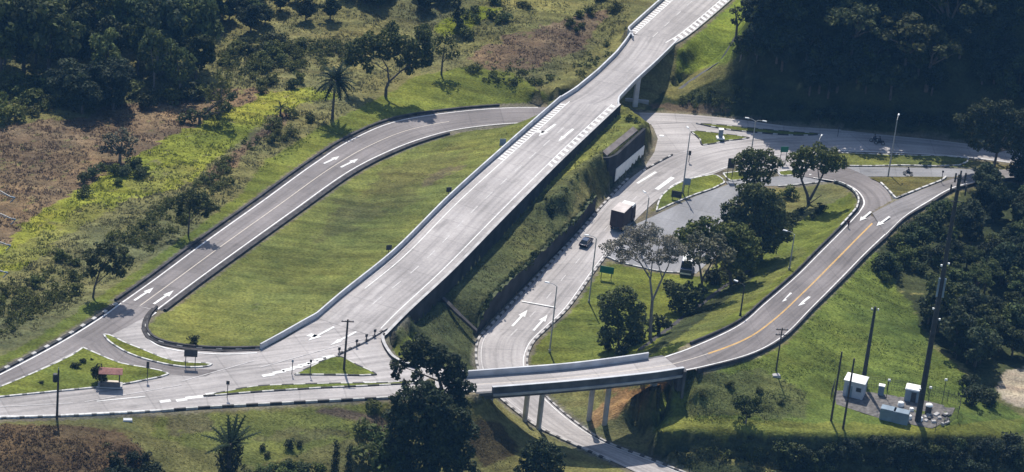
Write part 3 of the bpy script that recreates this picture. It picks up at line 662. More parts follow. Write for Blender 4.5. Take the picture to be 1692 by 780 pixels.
MK = {}
def mk(key):
    if key not in MK: MK[key] = MB()
    return MK[key]
def stripe(rb, side, off, w, mat, t0=0, t1=None, dz=.012):
    t1 = rb.len if t1 is None else t1; ts = np.linspace(t0, t1, max(2, int((t1 - t0) / .8)))
    g = lambda t, o: (rb.at(t, a=o) if side == 'L' else rb.at(t, b=o) if side == 'R' else rb.at(t, a=o + np.interp(t, rb.t, rb.w) / 2)) + np.array([0, 0, dz])
    mk(mat).grid([[g(t, off) for t in ts], [g(t, off + w) for t in ts]], smooth=False)
def dashes(rb, side, off, w, on, gap, mat, t0=0, t1=None, dz=.012):
    t1 = rb.len if t1 is None else t1; t = t0
    while t < t1 - on: stripe(rb, side, off, w, mat, t, t + on, dz); t += on + gap
def bars(rb, side, o0, o1, w, gap, mat, t0, t1, skew=0.0, dz=.013):
    t = t0
    while t < t1:
        g = lambda o, q: (rb.at(q, a=o) if side == 'L' else rb.at(q, b=o)) + np.array([0, 0, dz])
        mk(mat).face([g(o0, t), g(o1, t + skew), g(o1, t + skew + w), g(o0, t + w)]); t += w + gap
def rzz(rb, px, py):
    t = rb.near(px, py); return float(rb.at(t, a=np.interp(t, rb.t, rb.w) / 2)[2])
def surf_z(rb, x, y):
    best = None
    for u in np.linspace(-.1, 1.1, 13):
        P = rb.L + (rb.R - rb.L) * u; d = (P[:, 0] - x)**2 + (P[:, 1] - y)**2; k = int(np.argmin(d))
        if best is None or d[k] < best[0]: best = (d[k], P[k, 2])
    return best[1]
def arrow(px0, py0, px1, py1, z, w=.35, head=1.0, hl=.38, dz=.014, mat='white_paint', merge=False, rb=None):
    """lane arrow from tail pixel to tip pixel"""
    a, b = np.array(at(px0, py0, z)), np.array(at(px1, py1, z)); d = b - a; L = np.linalg.norm(d); d /= L; n = np.array([d[1], -d[0], 0]); u = np.array([0, 0, dz])
    if rb is not None:
        a[2], b[2] = surf_z(rb, a[0], a[1]), surf_z(rb, b[0], b[1]); d = b - a; L = np.linalg.norm(d); d /= L; u = np.array([0, 0, .04])
    k = a + d * L * (1 - hl); m = mk(mat)
    m.face([a + n * w / 2 + u, a - n * w / 2 + u, k - n * w / 2 + u, k + n * w / 2 + u]); m.face([k + n * head / 2 + u, k - n * head / 2 + u, b + u])
    if merge:
        q = a + d * L * .62; s2 = q + n * head * .9; m.face([q - n * 0 + u, q + d * .9 + u, s2 + d * 1.5 + u, s2 + d * .2 + u])
# main road
tb = main_s.near(895, 222)
stripe(main_s, 'L', 1.45, .16, 'white_paint', 0, main_s.len - 14); stripe(main_s, 'R', 1.35, .16, 'white_paint', 0, main_s.len - 3)
dashes(main_s, 'L', 5.0, .15, 3.2, 3.6, 'faint_paint', 14, main_s.len - 6); stripe(main_s, 'L', .3, .1, 'faint_paint', 30, main_s.len - 16)
bars(main_s, 'L', .35, 1.4, .62, .62, 'white_paint', 2, main_s.near(850, 262), 0); bars(main_s, 'R', .25, 1.3, .8, 1.05, 'white_paint', 1, main_s.near(890, 290), -.5)
stripe(main_n, 'L', 1.45, .16, 'white_paint'); stripe(main_n, 'R', 1.55, .18, 'white_paint'); bars(main_n, 'L', .35, 1.4, .62, .62, 'white_paint', 0, main_n.len - 1.5); bars(main_n, 'R', .25, 1.5, 1.0, 1.1, 'white_paint', 0, main_n.len - 2, -.9)
dashes(main_n, 'L', 5.0, .15, 3, 4, 'faint_paint')
arrow(918, 205, 890, 225, ZM, .45, 1.3, merge=True); arrow(947, 213, 922, 234, ZM, .45, .9)
arrow(552, 540, 509, 563, ZM, .4, 1.3, merge=True); arrow(589, 548, 545, 571, ZM, .4, .9)
# loop ramp
stripe(loop, 'L', .15, .2, 'white_paint', 20, loop.len); stripe(loop, 'R', .15, .2, 'white_paint', 20, loop.len); stripe(loop, 'C', -.07, .14, 'cream_paint', 40, loop.len)
for q in ((535, 271, 561, 256), (563, 279, 592, 262), (222, 497, 254, 475), (254, 503, 287, 480)): arrow(*q, rzz(loop, (q[0] + q[2]) / 2, (q[1] + q[3]) / 2), .42, 1.1, rb=loop)
# lower road
stripe(lower, 'L', .5, .14, 'faint_paint', 0, lower.near(1062, 283)); stripe(lower, 'R', .35, .16, 'white_paint', 0, lower.near(1010, 415)); stripe(lower, 'R', .35, .16, 'white_paint', lower.near(1090, 328), lower.near(1260, 262)); stripe(lower, 'R', .25, .2, 'white_paint', lower.near(1370, 240), lower.len)
dashes(lower, 'C', -.07, .14, 2.5, 5, 'faint_paint', lower.near(830, 540), lower.near(1060, 330))
stripe(lower, 'L', .3, .15, 'faint_paint', lower.near(1170, 250), lower.len)
arrow(847, 533, 872, 508, 0, .4, 1.2, rb=lower); arrow(882, 540, 905, 516, 0, .4, 1.2, rb=lower)
def bar_px(x0, y0, x1, y1, z, w, mat='white_paint', dz=.014):
    a, b = np.array(at(x0, y0, z)), np.array(at(x1, y1, z)); d = (b - a) / np.linalg.norm(b - a); n = np.array([d[1], -d[0], 0]) * w / 2; u = np.array([0, 0, dz])
    mk(mat).face([a + n + u, a - n + u, b - n + u, b + n + u])
bar_px(862, 498, 918, 508, -.33, .35, dz=.05); bar_px(1053, 303, 1084, 284, 0, .5); bar_px(1085, 313, 1112, 293, 0, .8, 'white_paint')
# right ramp
stripe(ramp_r, 'L', .1, .24, 'white_paint'); stripe(ramp_r, 'R', .15, .24, 'white_paint'); stripe(ramp_l, 'L', .1, .24, 'white_paint', 0, ramp_l.len - 3); stripe(ramp_e, 'R', .1, .22, 'white_paint')
for o in (-.16, .06): stripe(ramp_r, 'C', o, .14, 'yellow_paint', 8, ramp_r.len)
stripe(deck2, 'C', -.08, .14, 'cream_paint'); stripe(ramp_r, 'C', -.08, .14, 'cream_paint', 0, 8); stripe(west_road, 'R', .2, .3, 'white_paint'); stripe(west_road, 'L', .25, .12, 'faint_paint', 24)
bar_px(1463, 350, 1476, 336, 2.8, .3, 'yellow_paint', .03)
for q, z in (((1307, 483, 1288, 502), 5.5), ((1338, 489, 1318, 507), 5.5), ((1439, 350, 1420, 367), 3.3), ((1470, 358, 1448, 374), 3.2)): arrow(*q, rzz(ramp_r, (q[0] + q[2]) / 2, (q[1] + q[3]) / 2), .42, 1.15, rb=ramp_r)
# merge area
for x, y in ((443, 620), (461, 615), (476, 611), (490, 607), (503, 603), (517, 599), (530, 594), (543, 590)): bar_px(x - 10, y + 1.4, x + 10, y - 1.8, ZM, .75, 'white_paint')
for x, y in ((273, 663), (300, 661), (316, 657), (334, 655), (349, 651)): bar_px(x - 9, y + 1, x + 9, y - 1.2, ZM, .7, 'white_paint')
bar_px(430, 607, 600, 560, ZM, .14, 'faint_paint'); bar_px(160, 663, 240, 655, ZM, .2, 'white_paint'); bar_px(300, 630, 420, 596, ZM, .14, 'faint_paint'); bar_px(0, 672, 120, 666, ZM, .14, 'faint_paint'); bar_px(140, 664, 300, 636, ZM, .13, 'faint_paint')
bar_px(600, 632, 664, 632, ZM, .5); bar_px(0, 688, 90, 686, ZM, .3); bar_px(90, 686, 267, 677, ZM, .3)
edge_o = crom(at_np([(-60, 648, ZM), (0, 619, ZM), (97, 568, ZM), (167, 525, ZM), (200, 501, ZM)]), 8); edge_i = crom(at_np([(258, 516, ZM), (244, 528, ZM), (236, 543, ZM), (243, 557, ZM), (262, 571, ZM), (300, 580, ZM), (367, 585, ZM), (425, 583, ZM)]), 8)
mk('white_paint').wall(edge_o, .24, .014); mk('white_paint').wall(edge_i, .24, .014)

def kerb(name, L, mat, label, w=.3, h=.15):
    m = MB(); m.wall(resample(np.asarray(L), .5), w, h, down=.2); return tag(m.build(name, mat), label, kind='structure')
def island(poly, z, grass_tone, label, kmat, h=.14, sm=6, name='grass_island'):
    P = crom(at_np([(x, y, z) for x, y in list(poly) + [poly[0]]]), sm)
    P = resample(P, .4)
    bm = bmesh.new(); f = bm.faces.new([bm.verts.new((p[0], p[1], z + h - .02)) for p in P[:-1]]); bmesh.ops.triangulate(bm, faces=[f]); bmesh.ops.recalc_face_normals(bm, faces=bm.faces)
    me = bpy.data.meshes.new(name); bm.to_mesh(me); bm.free()
    if me.polygons[0].normal.z < 0: me.flip_normals()
    me.materials.append(M['ground']); a = me.attributes.new('tone', 'FLOAT_COLOR', 'POINT'); a.data.foreach_set('color', np.tile(np.array([*grass_tone, 1], np.float32), len(me.vertices)))
    o = link(bpy.data.objects.new(name, me)); tag(o, label, kind='structure')
    m = MB(); m.wall(P, .28, h, down=.1); tag(m.build('kerb', M[kmat]), 'painted kerb around ' + label, kind='structure')
island([(137, 575), (118, 588), (60, 615), (0, 640), (-70, 668), (-60, 662), (0, 656), (100, 646), (197, 636), (240, 628), (279, 618), (240, 608), (200, 601), (160, 585)], ZM, LAWN2, 'triangular grass island with the bus shelter', 'kerbw', sm=2)
island([(171, 553), (180, 554), (205, 566), (233, 577), (287, 597), (350, 602), (338, 606), (300, 606), (253, 597), (213, 584), (180, 564)], ZM, LAWN2, 'slim curved grass island at the end of the loop ramp', 'kerbw', sm=3)
island([(487, 619), (515, 606), (545, 592), (563, 590), (590, 604), (622, 619), (560, 619.5)], ZM, LAWN2, 'small grass triangle beside the timber pole', 'kerb2', sm=2)
island([(336, 655), (380, 646), (420, 639), (480, 636), (560, 634), (640, 633), (690, 630), (700, 632), (640, 636), (530, 641), (420, 648)], ZM, LAWN2, 'long thin grass strip between the two bottom roads', 'kerb2', sm=2)
island([(1142, 218), (1152, 217), (1195, 222), (1238, 228), (1200, 233), (1160, 240), (1157, 231)], 0, LAWN2, 'grass triangle with the blue kiosk', 'kerbd', sm=2)
island([(1085, 349), (1087, 338), (1095, 322), (1122, 303), (1177, 289), (1186, 291), (1197, 302), (1150, 321), (1110, 337)], 0, LAWN2, 'wedge of grass beside the asphalt lot', 'kerbw', sm=2)
island([(1195, 287), (1230, 284), (1240, 288), (1228, 296), (1207, 299)], 0, LAWN2, 'small grass patch below the dark sign board', 'kerbw', sm=2)
island([(1150, 204), (1200, 208), (1260, 214), (1320, 219), (1357, 222), (1320, 224), (1260, 220), (1200, 214)], 0, LAWN2, 'narrow grass median on the far road', 'kerbd', sm=2)
island([(1333, 259), (1366, 253), (1440, 255), (1505, 257), (1600, 262), (1585, 273), (1490, 273), (1395, 274), (1352, 267)], 0, LAWN, 'long grass strip between the far road and the side road', 'kerbw', h=.12, sm=2)
island([(1286, 284), (1310, 282), (1318, 286), (1306, 290), (1290, 290)], 0, LAWN2, 'tiny grass patch behind the park trees', 'kerbw', sm=2)
P = at_np([(1437, 294, .95), (1500, 292.5, .75), (1563, 293, .95), (1556, 299, 1.1), (1502, 320, 2.05), (1480, 329, 2.5), (1470, 318, 1.9), (1455, 303, 1.2)])
m = MB(); m.face([tuple(p + np.array([0, 0, .1])) for p in P]); o = m.build('grass_island', M['ground']); a = o.data.attributes.new('tone', 'FLOAT_COLOR', 'POINT'); a.data.foreach_set('color', np.tile(np.array([.115, .11, .05, 1], np.float32), len(o.data.vertices))); tag(o, 'tilted brownish grass triangle between the ramp branches', kind='structure')
for seg in ((P[4:8][::-1]), (P[2:6])): kerb('kerb', seg, M['kerbw'], 'white block kerb around the tilted grass triangle', .35, .3)
kerb('kerb', lower.edge('L', .3, lower.near(1040, 780), tB), M['kerb1'], 'black and white kerb along the left of the lower road', .4, .2)
kerb('kerb', lower.edge('R', .15, lower.near(1150, 800), lower.near(1010, 418)), M['kerb1'], 'black and white kerb along the park side of the lower road', .35, .2)
kerb('kerb', west_road.edge('R', .15, 0, west_road.len - 1), M['kerb2'], 'black and white kerb along the bottom verge', .3, .32)
kerb('kerb', crom(at_np([(-80, 695, ZM), (0, 691, ZM), (90, 688, ZM), (180, 684, ZM), (267, 679, ZM)]), 6), M['kerbw'], 'white edge kerb at the bottom left', .3, .2)
kerb('kerb', crom(at_np([(-60, 645, ZM), (0, 614, ZM), (97, 563, ZM), (167, 520, ZM), (196, 500, ZM)]), 6), M['kerbd'], 'dark kerb with white blocks on the outside of the loop', .5, .25)
kerb('kerb', at_np([(1062, 283, 0), (1085, 270, 0), (1111, 256, 0)]), M['kerbd'], 'short kerb at the mouth of the plaza', .3, .2)
kerb('kerb', crom(at_np([(1003, 424, 0), (1023, 433, 0), (1060, 442, 0), (1095, 449, 0), (1125, 451, 0)]), 6), M['kerbw'], 'white kerb along the park lawn', .25, .15)
kerb('kerb', crom(at_np([(1232, 301, 0), (1222, 320, 0), (1213, 345, 0), (1204, 366, 0)]), 6), M['kerbw'], 'white kerb at the end of the asphalt lot', .3, .15)
kerb('kerb', side_road.edge('R', .1, side_road.near(1280, 300), side_road.near(1345, 295)), M['kerbw'], 'white kerb behind the park trees', .25, .14)
# dark gutters with an upstand beside the loop and the right ramp
def gutter(rb, side, t0, t1, w, h, label, mat='dark_gutter'):
    m = MB(); t1 = rb.len if t1 is None else t1
    ts = np.linspace(t0, t1, int((t1 - t0) / .8)); g = lambda o, dz: [rb.at(t, a=-o) + np.array([0, 0, dz]) if side == 'L' else rb.at(t, b=-o) + np.array([0, 0, dz]) for t in ts]
    prof = [(0, .004), (.25, -.03), (w * .6, -.04), (w * .66, h), (w, h), (w + .03, -.3)]
    m.grid([g(o, z) for o, z in prof], smooth=False, uvs=[[(t, i) for t in ts] for i in range(len(prof))])
    return tag(m.build('gutter', M[mat]), label, kind='structure')
gutter(loop, 'L', 28, None, 1.15, .32, 'dark stained gutter outside the loop ramp'); gutter(loop, 'R', 42, None, 1.25, .36, 'dark stained gutter inside the loop ramp')
gutter(ramp_r, 'L', 6, None, 1.0, .4, 'dark stained gutter inside the right ramp'); gutter(ramp_r, 'R', 3, None, 1.0, .55, 'dark stained gutter outside the right ramp')
gutter(ramp_l, 'L', 0, ramp_l.len - 8, .95, .45, 'dark stained gutter around the bend of the right ramp'); gutter(ramp_e, 'R', 0, None, 1.0, .5, 'dark stained gutter beside the leaving branch')
kerb('kerb', np.vstack([ramp_r.edge('L', .9, 70, ramp_r.len, dz=.38), ramp_l.edge('L', .85, 0.5, ramp_l.len - 8, dz=.44)]), M['kerbw'], 'white block kerb around the bend of the right ramp', .28, .14)
gut2 = crom(at_np([(256, 513, ZM), (240, 526, ZM), (230, 543, ZM), (238, 559, ZM), (257, 573, ZM), (300, 580.5, ZM), (367, 584.5, ZM), (428, 581, ZM)]), 8)
# the same gutter carried round the end of the oval lawn
gp = resample(crom(at_np([(256, 510, ZM), (246, 521, ZM), (240, 535, ZM), (241, 549, ZM), (256, 563, ZM), (300, 573.5, ZM), (367, 578, ZM), (428, 577, ZM)]), 8), .6)
m = MB(); m.wall(gp, 1.0, .06); m.wall(gp + np.array([.25, .45, 0]), .35, .34); tag(m.build('gutter', M['dark_gutter']), 'dark stained gutter around the end of the oval lawn', kind='structure')
kerb('kerb', gp + np.array([.1, .2, .03]), M['kerbd'], 'kerb with white blocks around the end of the oval lawn', .25, .12)
m = MB(); m.wall(resample(ditch, .6), .8, .05, down=.3); tag(m.build('drainage_channel', M['dark_gutter']), 'straight dark drainage channel below the ramp slope', kind='structure')
m = MB(); m.wall(resample(at_np([(732, 492, 4.95), (760, 520, 3.1), (788, 546, .8)]), .5), .8, .08, down=.4); tag(m.build('drainage_channel', M['dark_gutter']), 'dark drainage channel down the cut bank', kind='structure')
dr = np.array([[*gat(x, y)] for x, y in ((1216, 62), (1203, 84), (1192, 100), (1165, 118), (1140, 135), (1120, 150))]); m = MB(); m.wall(resample(dr, .6), .7, .1, down=.4); tag(m.build('drainage_channel', M['dark_concrete']), 'stepped concrete drain down the slope behind the bridge', kind='structure')
for k_, m_ in MK.items():
    o = m_.build({'white_paint': 'white_road_marking', 'faint_paint': 'faded_road_marking', 'yellow_paint': 'yellow_centre_line', 'cream_paint': 'cream_centre_line'}[k_], M[k_])
    tag(o, {'white_paint': 'white painted lines, bars and arrows on the roads', 'faint_paint': 'faded white lane dashes', 'yellow_paint': 'yellow line on the right ramp', 'cream_paint': 'faded cream centre line'}[k_], kind='structure')
# ------------------------------------------------------------------ bridges and walls
def strip_part(name, rb, t0, t1, prof, mat, parent, n=None):
    """extrude a cross-section along a ribbon; prof = list of (side, outward offset, dz)"""
    ts = np.linspace(t0, t1, n or max(3, int((t1 - t0) / .9)))
    rows = [[tuple((rb.at(t, a=-o) if s_ == 'L' else rb.at(t, b=-o)) + np.array([0, 0, dz])) for t in ts] for s_, o, dz in prof]
    m = MB(); m.grid(rows + [rows[0]], smooth=False, uvs=[[(t, i) for t in ts] for i in range(len(rows) + 1)])
    m.face([r[0] for r in rows]); m.face([r[-1] for r in rows][::-1])
    return m.build(name, mat, parent)
big = thing('road_bridge', 'pale concrete bridge carrying the wide diagonal main road over the far road', 'bridge')
strip_part('deck', main_b, 0, main_b.len, [('L', .45, -.02), ('R', .45, -.02), ('R', .45, -.45), ('R', -.7, -1.35), ('L', -.7, -1.35), ('L', .45, -.45)], M['concrete'], big)
pave('roadway', main_b, M['concrete_road'], None, dz=.006, kind=None, parent=big)
strip_part('parapet', main_b, 0, main_b.len, [('L', .12, -.01), ('L', .12, .85), ('L', .42, .85), ('L', .42, -.02)], M['pale_concrete'], big)
strip_part('parapet', main_b, 0.2, main_b.len - .4, [('R', .15, -.01), ('R', .15, .42), ('R', .42, .42), ('R', .42, -.02)], M['pale_concrete'], big)
for q in ((1049, 176), (1018, 180)):
    c = at(q[0], q[1], .05); m = MB(); m.box((c.x, c.y, -.3), (.85, .7, 6.5), .35); m.build('pier', M['pale_concrete'], big)
c = at(1052, 170, .1); m = MB(); m.box((c.x, c.y, -.2), (4.6, .8, 1.0), .0); m.build('pier_footing', M['concrete'], big)
a0, b0 = main_b.at(.2, a=-.4), main_b.at(.2, b=-.4); d = b0 - a0; m = MB()
m.wall(np.array([a0, b0]) - np.array([0, 0, 1.35]), .8, 1.3, down=4.2); m.build('abutment', M['dark_concrete'], big)
a1, b1 = main_b.at(main_b.len - .2, a=-.4), main_b.at(main_b.len - .2, b=-.4)
m = MB(); m.wall(np.array([a1, b1]) - np.array([0, 0, 1.35]), .8, 1.3, down=4.0); m.build('abutment', M['dark_concrete'], big)
def low_wall(name, L, label, mat, w=.3, h=.8, down=.5, mt=None, cat='barrier'):
    m = MB(); m.wall(resample(np.asarray(L), .7), w, h, down=down, mi_top=1 if mt else None)
    return tag(m.build(name, [mat, mt] if mt else mat), label, cat)
jogN = at_np([(1046, 66, ZM), (1043, 50, ZM)])
low_wall('road_barrier', np.vstack([main_s.edge('L', .22, 0, main_s.len), at_np([(500, 538, ZM), (465, 558, ZM), (430, 577, ZM)])]), 'long low concrete barrier between the oval lawn and the main road', M['pale_concrete'], .24, .95)
low_wall('road_barrier', np.vstack([main_n.edge('L', .2, 0, main_n.len - .3), jogN[:1]]), 'low concrete barrier on the left of the main road beyond the bridge', M['pale_concrete'], .3, .85)
m = MB(); Lr = resample(np.vstack([main_s.edge('R', .2, .6, main_s.len - .5), crom(at_np([(634, 553, ZM), (632, 562, ZM), (638, 577, ZM), (652, 594, ZM), (672, 603, ZM), (692, 609, ZM)]), 6)]), .7)
tt = np.linspace(0, 1, len(Lr)); q = to_px(Lr); dn = np.interp(q[:, 1], [170, 300, 400, 500, 560, 580, 606], [1.9, 2.3, 3.4, 3.6, 3.4, 2.8, .9])
m.wall(Lr, .5, .45, mi=0, mi_top=1, down=dn); tag(m.build('retaining_wall', [M['shade_wall'], M['concrete']]), 'long dark retaining wall with a pale coping on the right edge of the main road', 'wall')
low_wall('road_barrier', main_n.edge('R', .15, 0, main_n.len), 'rough low edge wall on the right of the main road beyond the bridge', M['concrete'], .3, .3)
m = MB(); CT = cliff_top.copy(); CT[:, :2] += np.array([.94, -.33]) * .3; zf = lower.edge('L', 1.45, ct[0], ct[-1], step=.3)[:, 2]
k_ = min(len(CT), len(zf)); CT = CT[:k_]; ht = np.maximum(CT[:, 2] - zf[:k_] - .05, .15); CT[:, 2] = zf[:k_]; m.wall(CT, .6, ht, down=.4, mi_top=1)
tag(m.build('cut_face', [M['shade_wall'], plain('grass_edge', (.085, .098, .05), 1, .35, 1.2)]), 'nearly vertical dark cut face with a ragged top along the left of the lower road', 'cut face')
rw = thing('retaining_wall', 'tall dark concrete retaining wall with a pale top beside the lower road junction', 'wall')
m = MB(); WW = np.vstack([W0[:1] + np.array([-4.0, 1.4, 0]), W0[:3], W0[2:3] + np.array([-1.5, 2.5, 0])]); m.wall(WW - np.array([.35, -.1, 0]), .5, np.array([5.0, 6.2, 6.2, 6.2, 5.0]), down=.3); m.build('wall', M['shade_wall'], rw)
P = [at(1003, 257, 6.3), at(1054, 215, 6.3), at(1046, 209, 6.7), at(996, 250, 6.7)]; m = MB(); m.face(P); m.face([p - Vector((0, 0, .3)) for p in P][::-1])
for i in range(4): j = (i + 1) % 4; m.face([P[i], P[i] - Vector((0, 0, .3)), P[j] - Vector((0, 0, .3)), P[j]])
m.build('sloped_coping', plain('brown_grey_coping', (.17, .15, .145), .9, .3, .8), rw)
wa, wb = W0[1] - np.array([.0, .0, 0]), W0[2]; m = MB(); m.wall(np.array([wa, wb]) + np.array([-.02, -.1, .9]), .12, np.array([2.5, 1.9])); m.build('painted_panel', M['white'], rw)

small = thing('road_bridge', 'short dark-sided bridge on round piers carrying the ramp over the lower road', 'bridge')
L2 = deck2.len
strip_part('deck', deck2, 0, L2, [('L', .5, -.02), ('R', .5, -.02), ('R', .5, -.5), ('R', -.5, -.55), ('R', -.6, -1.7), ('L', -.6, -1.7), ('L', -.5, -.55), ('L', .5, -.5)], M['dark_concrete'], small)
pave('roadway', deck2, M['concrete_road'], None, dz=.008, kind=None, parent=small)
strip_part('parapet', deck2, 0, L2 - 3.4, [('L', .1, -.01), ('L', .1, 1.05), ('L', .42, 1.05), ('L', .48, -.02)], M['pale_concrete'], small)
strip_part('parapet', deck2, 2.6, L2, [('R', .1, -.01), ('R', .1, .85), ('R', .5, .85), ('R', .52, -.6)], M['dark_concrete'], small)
strip_part('coping', deck2, 2.5, L2, [('R', .06, .85), ('R', .06, .93), ('R', .54, .93), ('R', .54, .85)], M['pale_concrete'], small)
strip_part('edge_beam', deck2, 2.6, L2, [('R', .53, -.25), ('R', .72, -.25), ('R', .72, -.62), ('R', .53, -.62)], M['concrete'], small)
for i, (x, y, zz) in enumerate(((867, 694, -1.7), (890, 706, -1.8), (973, 694, -1.7), (999, 701, -1.3))):
    c = at(x, y, zz); m = MB(); m.tube([(c.x, c.y, -3), (c.x, c.y, 5.2), (c.x, c.y, 6.3)], [.42, .42, .5], 14); m.build('pier', M['concrete'], small)
for (x, y, zz) in ((808, 672, 2.8), (1078, 652, 3.6)):
    c = at(x, y, zz); m = MB(); m.box((c.x, c.y, zz - 2.5), (.9, .7, 6.2 - zz + 2.5), .4); m.build('abutment_column', M['concrete'], small)
for t_ in (.3, L2 - .3):
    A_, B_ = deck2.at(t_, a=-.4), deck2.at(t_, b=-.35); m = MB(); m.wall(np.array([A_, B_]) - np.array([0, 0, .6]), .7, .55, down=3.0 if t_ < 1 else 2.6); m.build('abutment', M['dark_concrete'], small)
c = at(1127, 614, 7.8); m = MB(); pL = [deck2.at(L2, b=-.2), deck2.at(L2, b=-.2) + np.array([.25, -.35, 0]) , deck2.at(L2, b=-.2) + np.array([.3, -1.2, 0])]
m.wall(np.array(pL), .4, .7, down=4.5); m.build('wing_wall', M['dark_concrete'], small)

# ------------------------------------------------------------------ poles and lamps
def street_lamp(px, base_y, top_x, top_y, label, arm=(-1, 0), z=None, h=None, heads=1, mat='galv'):
    b = gat(px, base_y) if z is None else at(px, base_y, z)
    if h is None: h = math.hypot(top_x - px, top_y - base_y) / F * (b - CAM).length / math.cos(PITCH)
    t = thing('street_lamp', label, 'street lamp', b, math.atan2(arm[1], arm[0]))
    m = MB(); m.tube([(0, 0, -.3), (0, 0, h * .5), (0, 0, h)], [.15, .12, .08], 10); m.tube([(0, 0, -.1), (0, 0, .5)], .2, 10); m.build('pole', M[mat], t)
    for k in range(heads):
        s = 1 if k == 0 else -1
        m = MB(); m.tube([(0, 0, h - .05), (s * .5, 0, h + .22), (s * 1.3, 0, h + .35)], [.05, .045, .04], 6); m.build('arm', M[mat], t)
        m = MB(); m.box((s * 1.65, 0, h + .27), (.85, .32, .14), 0, taper=(.8, .7)); m.build('lamp_head', M['white'], t)
    return t
street_lamp(1127, 322, 1139, 221, 'tall grey street lamp in the grass wedge beside the asphalt lot', (-.3, 1))
street_lamp(1239, 268, 1249, 202, 'double-armed street lamp standing behind the round park tree', (1, -.2), heads=2)
street_lamp(1467, 294, 1480, 200, 'grey street lamp in the tilted grass triangle at the fork of the right ramp', (.2, 1))
street_lamp(973, 500, 986, 394, 'street lamp on the park lawn beside the green road sign', (-1, .1))
street_lamp(908, 582, 920, 472, 'street lamp on the park lawn nearest the small bridge', (-1, .2))
street_lamp(1060, 425, 1072, 327, 'street lamp standing right of the truck', (-.6, 1))
street_lamp(1304, 446, 1313, 388, 'short street lamp on the slope inside the right ramp, pale arm pointing left', (-1, .3))
street_lamp(1223, 522, 1229, 472, 'short dark lamp post beside the lower bend of the right ramp', (-1, .6), mat='dark_metal')
street_lamp(1349, 262, 1352, 232, 'small grey lamp post behind the forked park tree', (.3, 1))
def timber_pole(px, by, tx, ty, label, arms=0, r=.17, transformer=False, mat='wood', z=None, name='utility_pole'):
    b = gat(px, by); h = math.hypot(tx - px, ty - by) / F * (b - CAM).length / math.cos(PITCH)
    t = thing(name, label, 'utility pole', b); m = MB(); m.tube([(0, 0, -.5), (0, 0, h)], [r, r * .72], 10); m.build('pole', M[mat], t)
    for k in range(arms):
        m = MB(); m.box((0, -.14, h - .35 - k * .9), (1.9, .12, .14), .15); a = m.build('crossarm', M['wood'], t)
        for x in (-.8, -.3, .3, .8):
            q = MB(); q.tube([(x, -.14 + x * .15, h - .21 - k * .9), (x, -.14 + x * .15, h - .03 - k * .9)], [.06, .04], 6); q.build('insulator', M['grey_blue'], a)
    if transformer:
        m = MB(); m.tube([(-.42, -.1, h - 1.9), (-.42, -.1, h - .75)], .36, 12); m.tube([(-.42, -.1, h - .75), (-.42, -.1, h - .68)], .3, 12); m.build('transformer', M['dark_metal'], t)
        m = MB(); m.tube([(0, 0, h), (0, 0, h + .35)], .06, 6); m.build('insulator', M['grey_blue'], t)
    return t
timber_pole(94, 692, 101, 610, 'dark timber pole with a transformer at the far left of the bottom verge', transformer=True, r=.19)
timber_pole(568, 613, 576, 527, 'dark timber pole with a small crossarm in the grass triangle at the merge', 1, .2)
timber_pole(1282, 614, 1290, 541, 'thin timber pole with two crossarms below the right ramp', 2, .14)
timber_pole(1373, 696, 1386, 580, 'left one of the two bare timber poles in front of the white substation house', 0, .19)
timber_pole(1393, 708, 1406, 591, 'right one of the two bare timber poles in front of the white substation house', 0, .19)
def steel_mast(px, by, tx, ty, label, r0_, r1_, fancy):
    b = gat(px, by); h = math.hypot(tx - px, ty - by) / F * (b - CAM).length / math.cos(PITCH)
    t = thing('steel_mast', label, 'mast', b); m = MB()
    for k in range(8):
        z0, z1 = h * k / 8, h * (k + 1) / 8; ra, rb = r0_ + (r1_ - r0_) * k / 8, r0_ + (r1_ - r0_) * (k + 1) / 8
        m.tube([(0, 0, z0 - (.4 if k == 0 else 0)), (0, 0, z1)], [ra, rb], 12); m.tube([(0, 0, z1 - .07), (0, 0, z1)], rb + .06, 12)
    m.build('mast', M['dark_metal'], t)
    if fancy:
        m = MB()
        for zz, w in ((h - .4, 1.9), (h - 2.2, 2.5), (h - 4.2, 1.6)):
            m = MB(); m.box((0, -.45, zz), (w, .1, .12), .1); m.build('crossarm', M['dark_metal'], t)
        for x, zz, hh in ((-.7, h - 1.0, 1.5), (.75, h - .9, 1.6), (-1.1, h - 3.0, 1.6), (1.15, h - 3.0, 1.6), (0, h - .1, 1.1)):
            m = MB(); m.box((x, -.5, zz), (.24, .16, hh)); m.build('antenna_panel', M['dark_metal'], t)
        for x, zz in ((-.5, h * .645), (.55, h * .655), (-.62, h * .47), (.62, h * .43), (-.5, h * .14)):
            m = MB(); m.tube([(x * .5, -.1, zz), (x, -.35, zz)], .05, 6); m.tube([(x, -.3, zz - .14), (x, -.3, zz + .14)], .16, 8); m.build('floodlight', M['white'], t)
        for x in (-.45, .45):
            m = MB(); m.box((x, -.4, h * .52), (.28, .2, 3.2)); m.build('cable_box', M['grey_blue'], t)
    else:
        m = MB(); m.box((0, -.2, h - .5), (1.2, .08, .08), .2); m.build('crossarm', M['dark_metal'], t)
        for x in (-.5, .5):
            m = MB(); m.tube([(x, -.2, h - .45), (x, -.2, h - .15)], .12, 8); m.build('floodlight', M['white'], t)
    return t
steel_mast(1516, 697, 1575, 300, 'very tall dark steel mast with antennas at the top rising from the substation yard', .50, .28, True)
steel_mast(1426, 632, 1447, 508, 'shorter dark steel mast behind the white substation house', .38, .2, False)
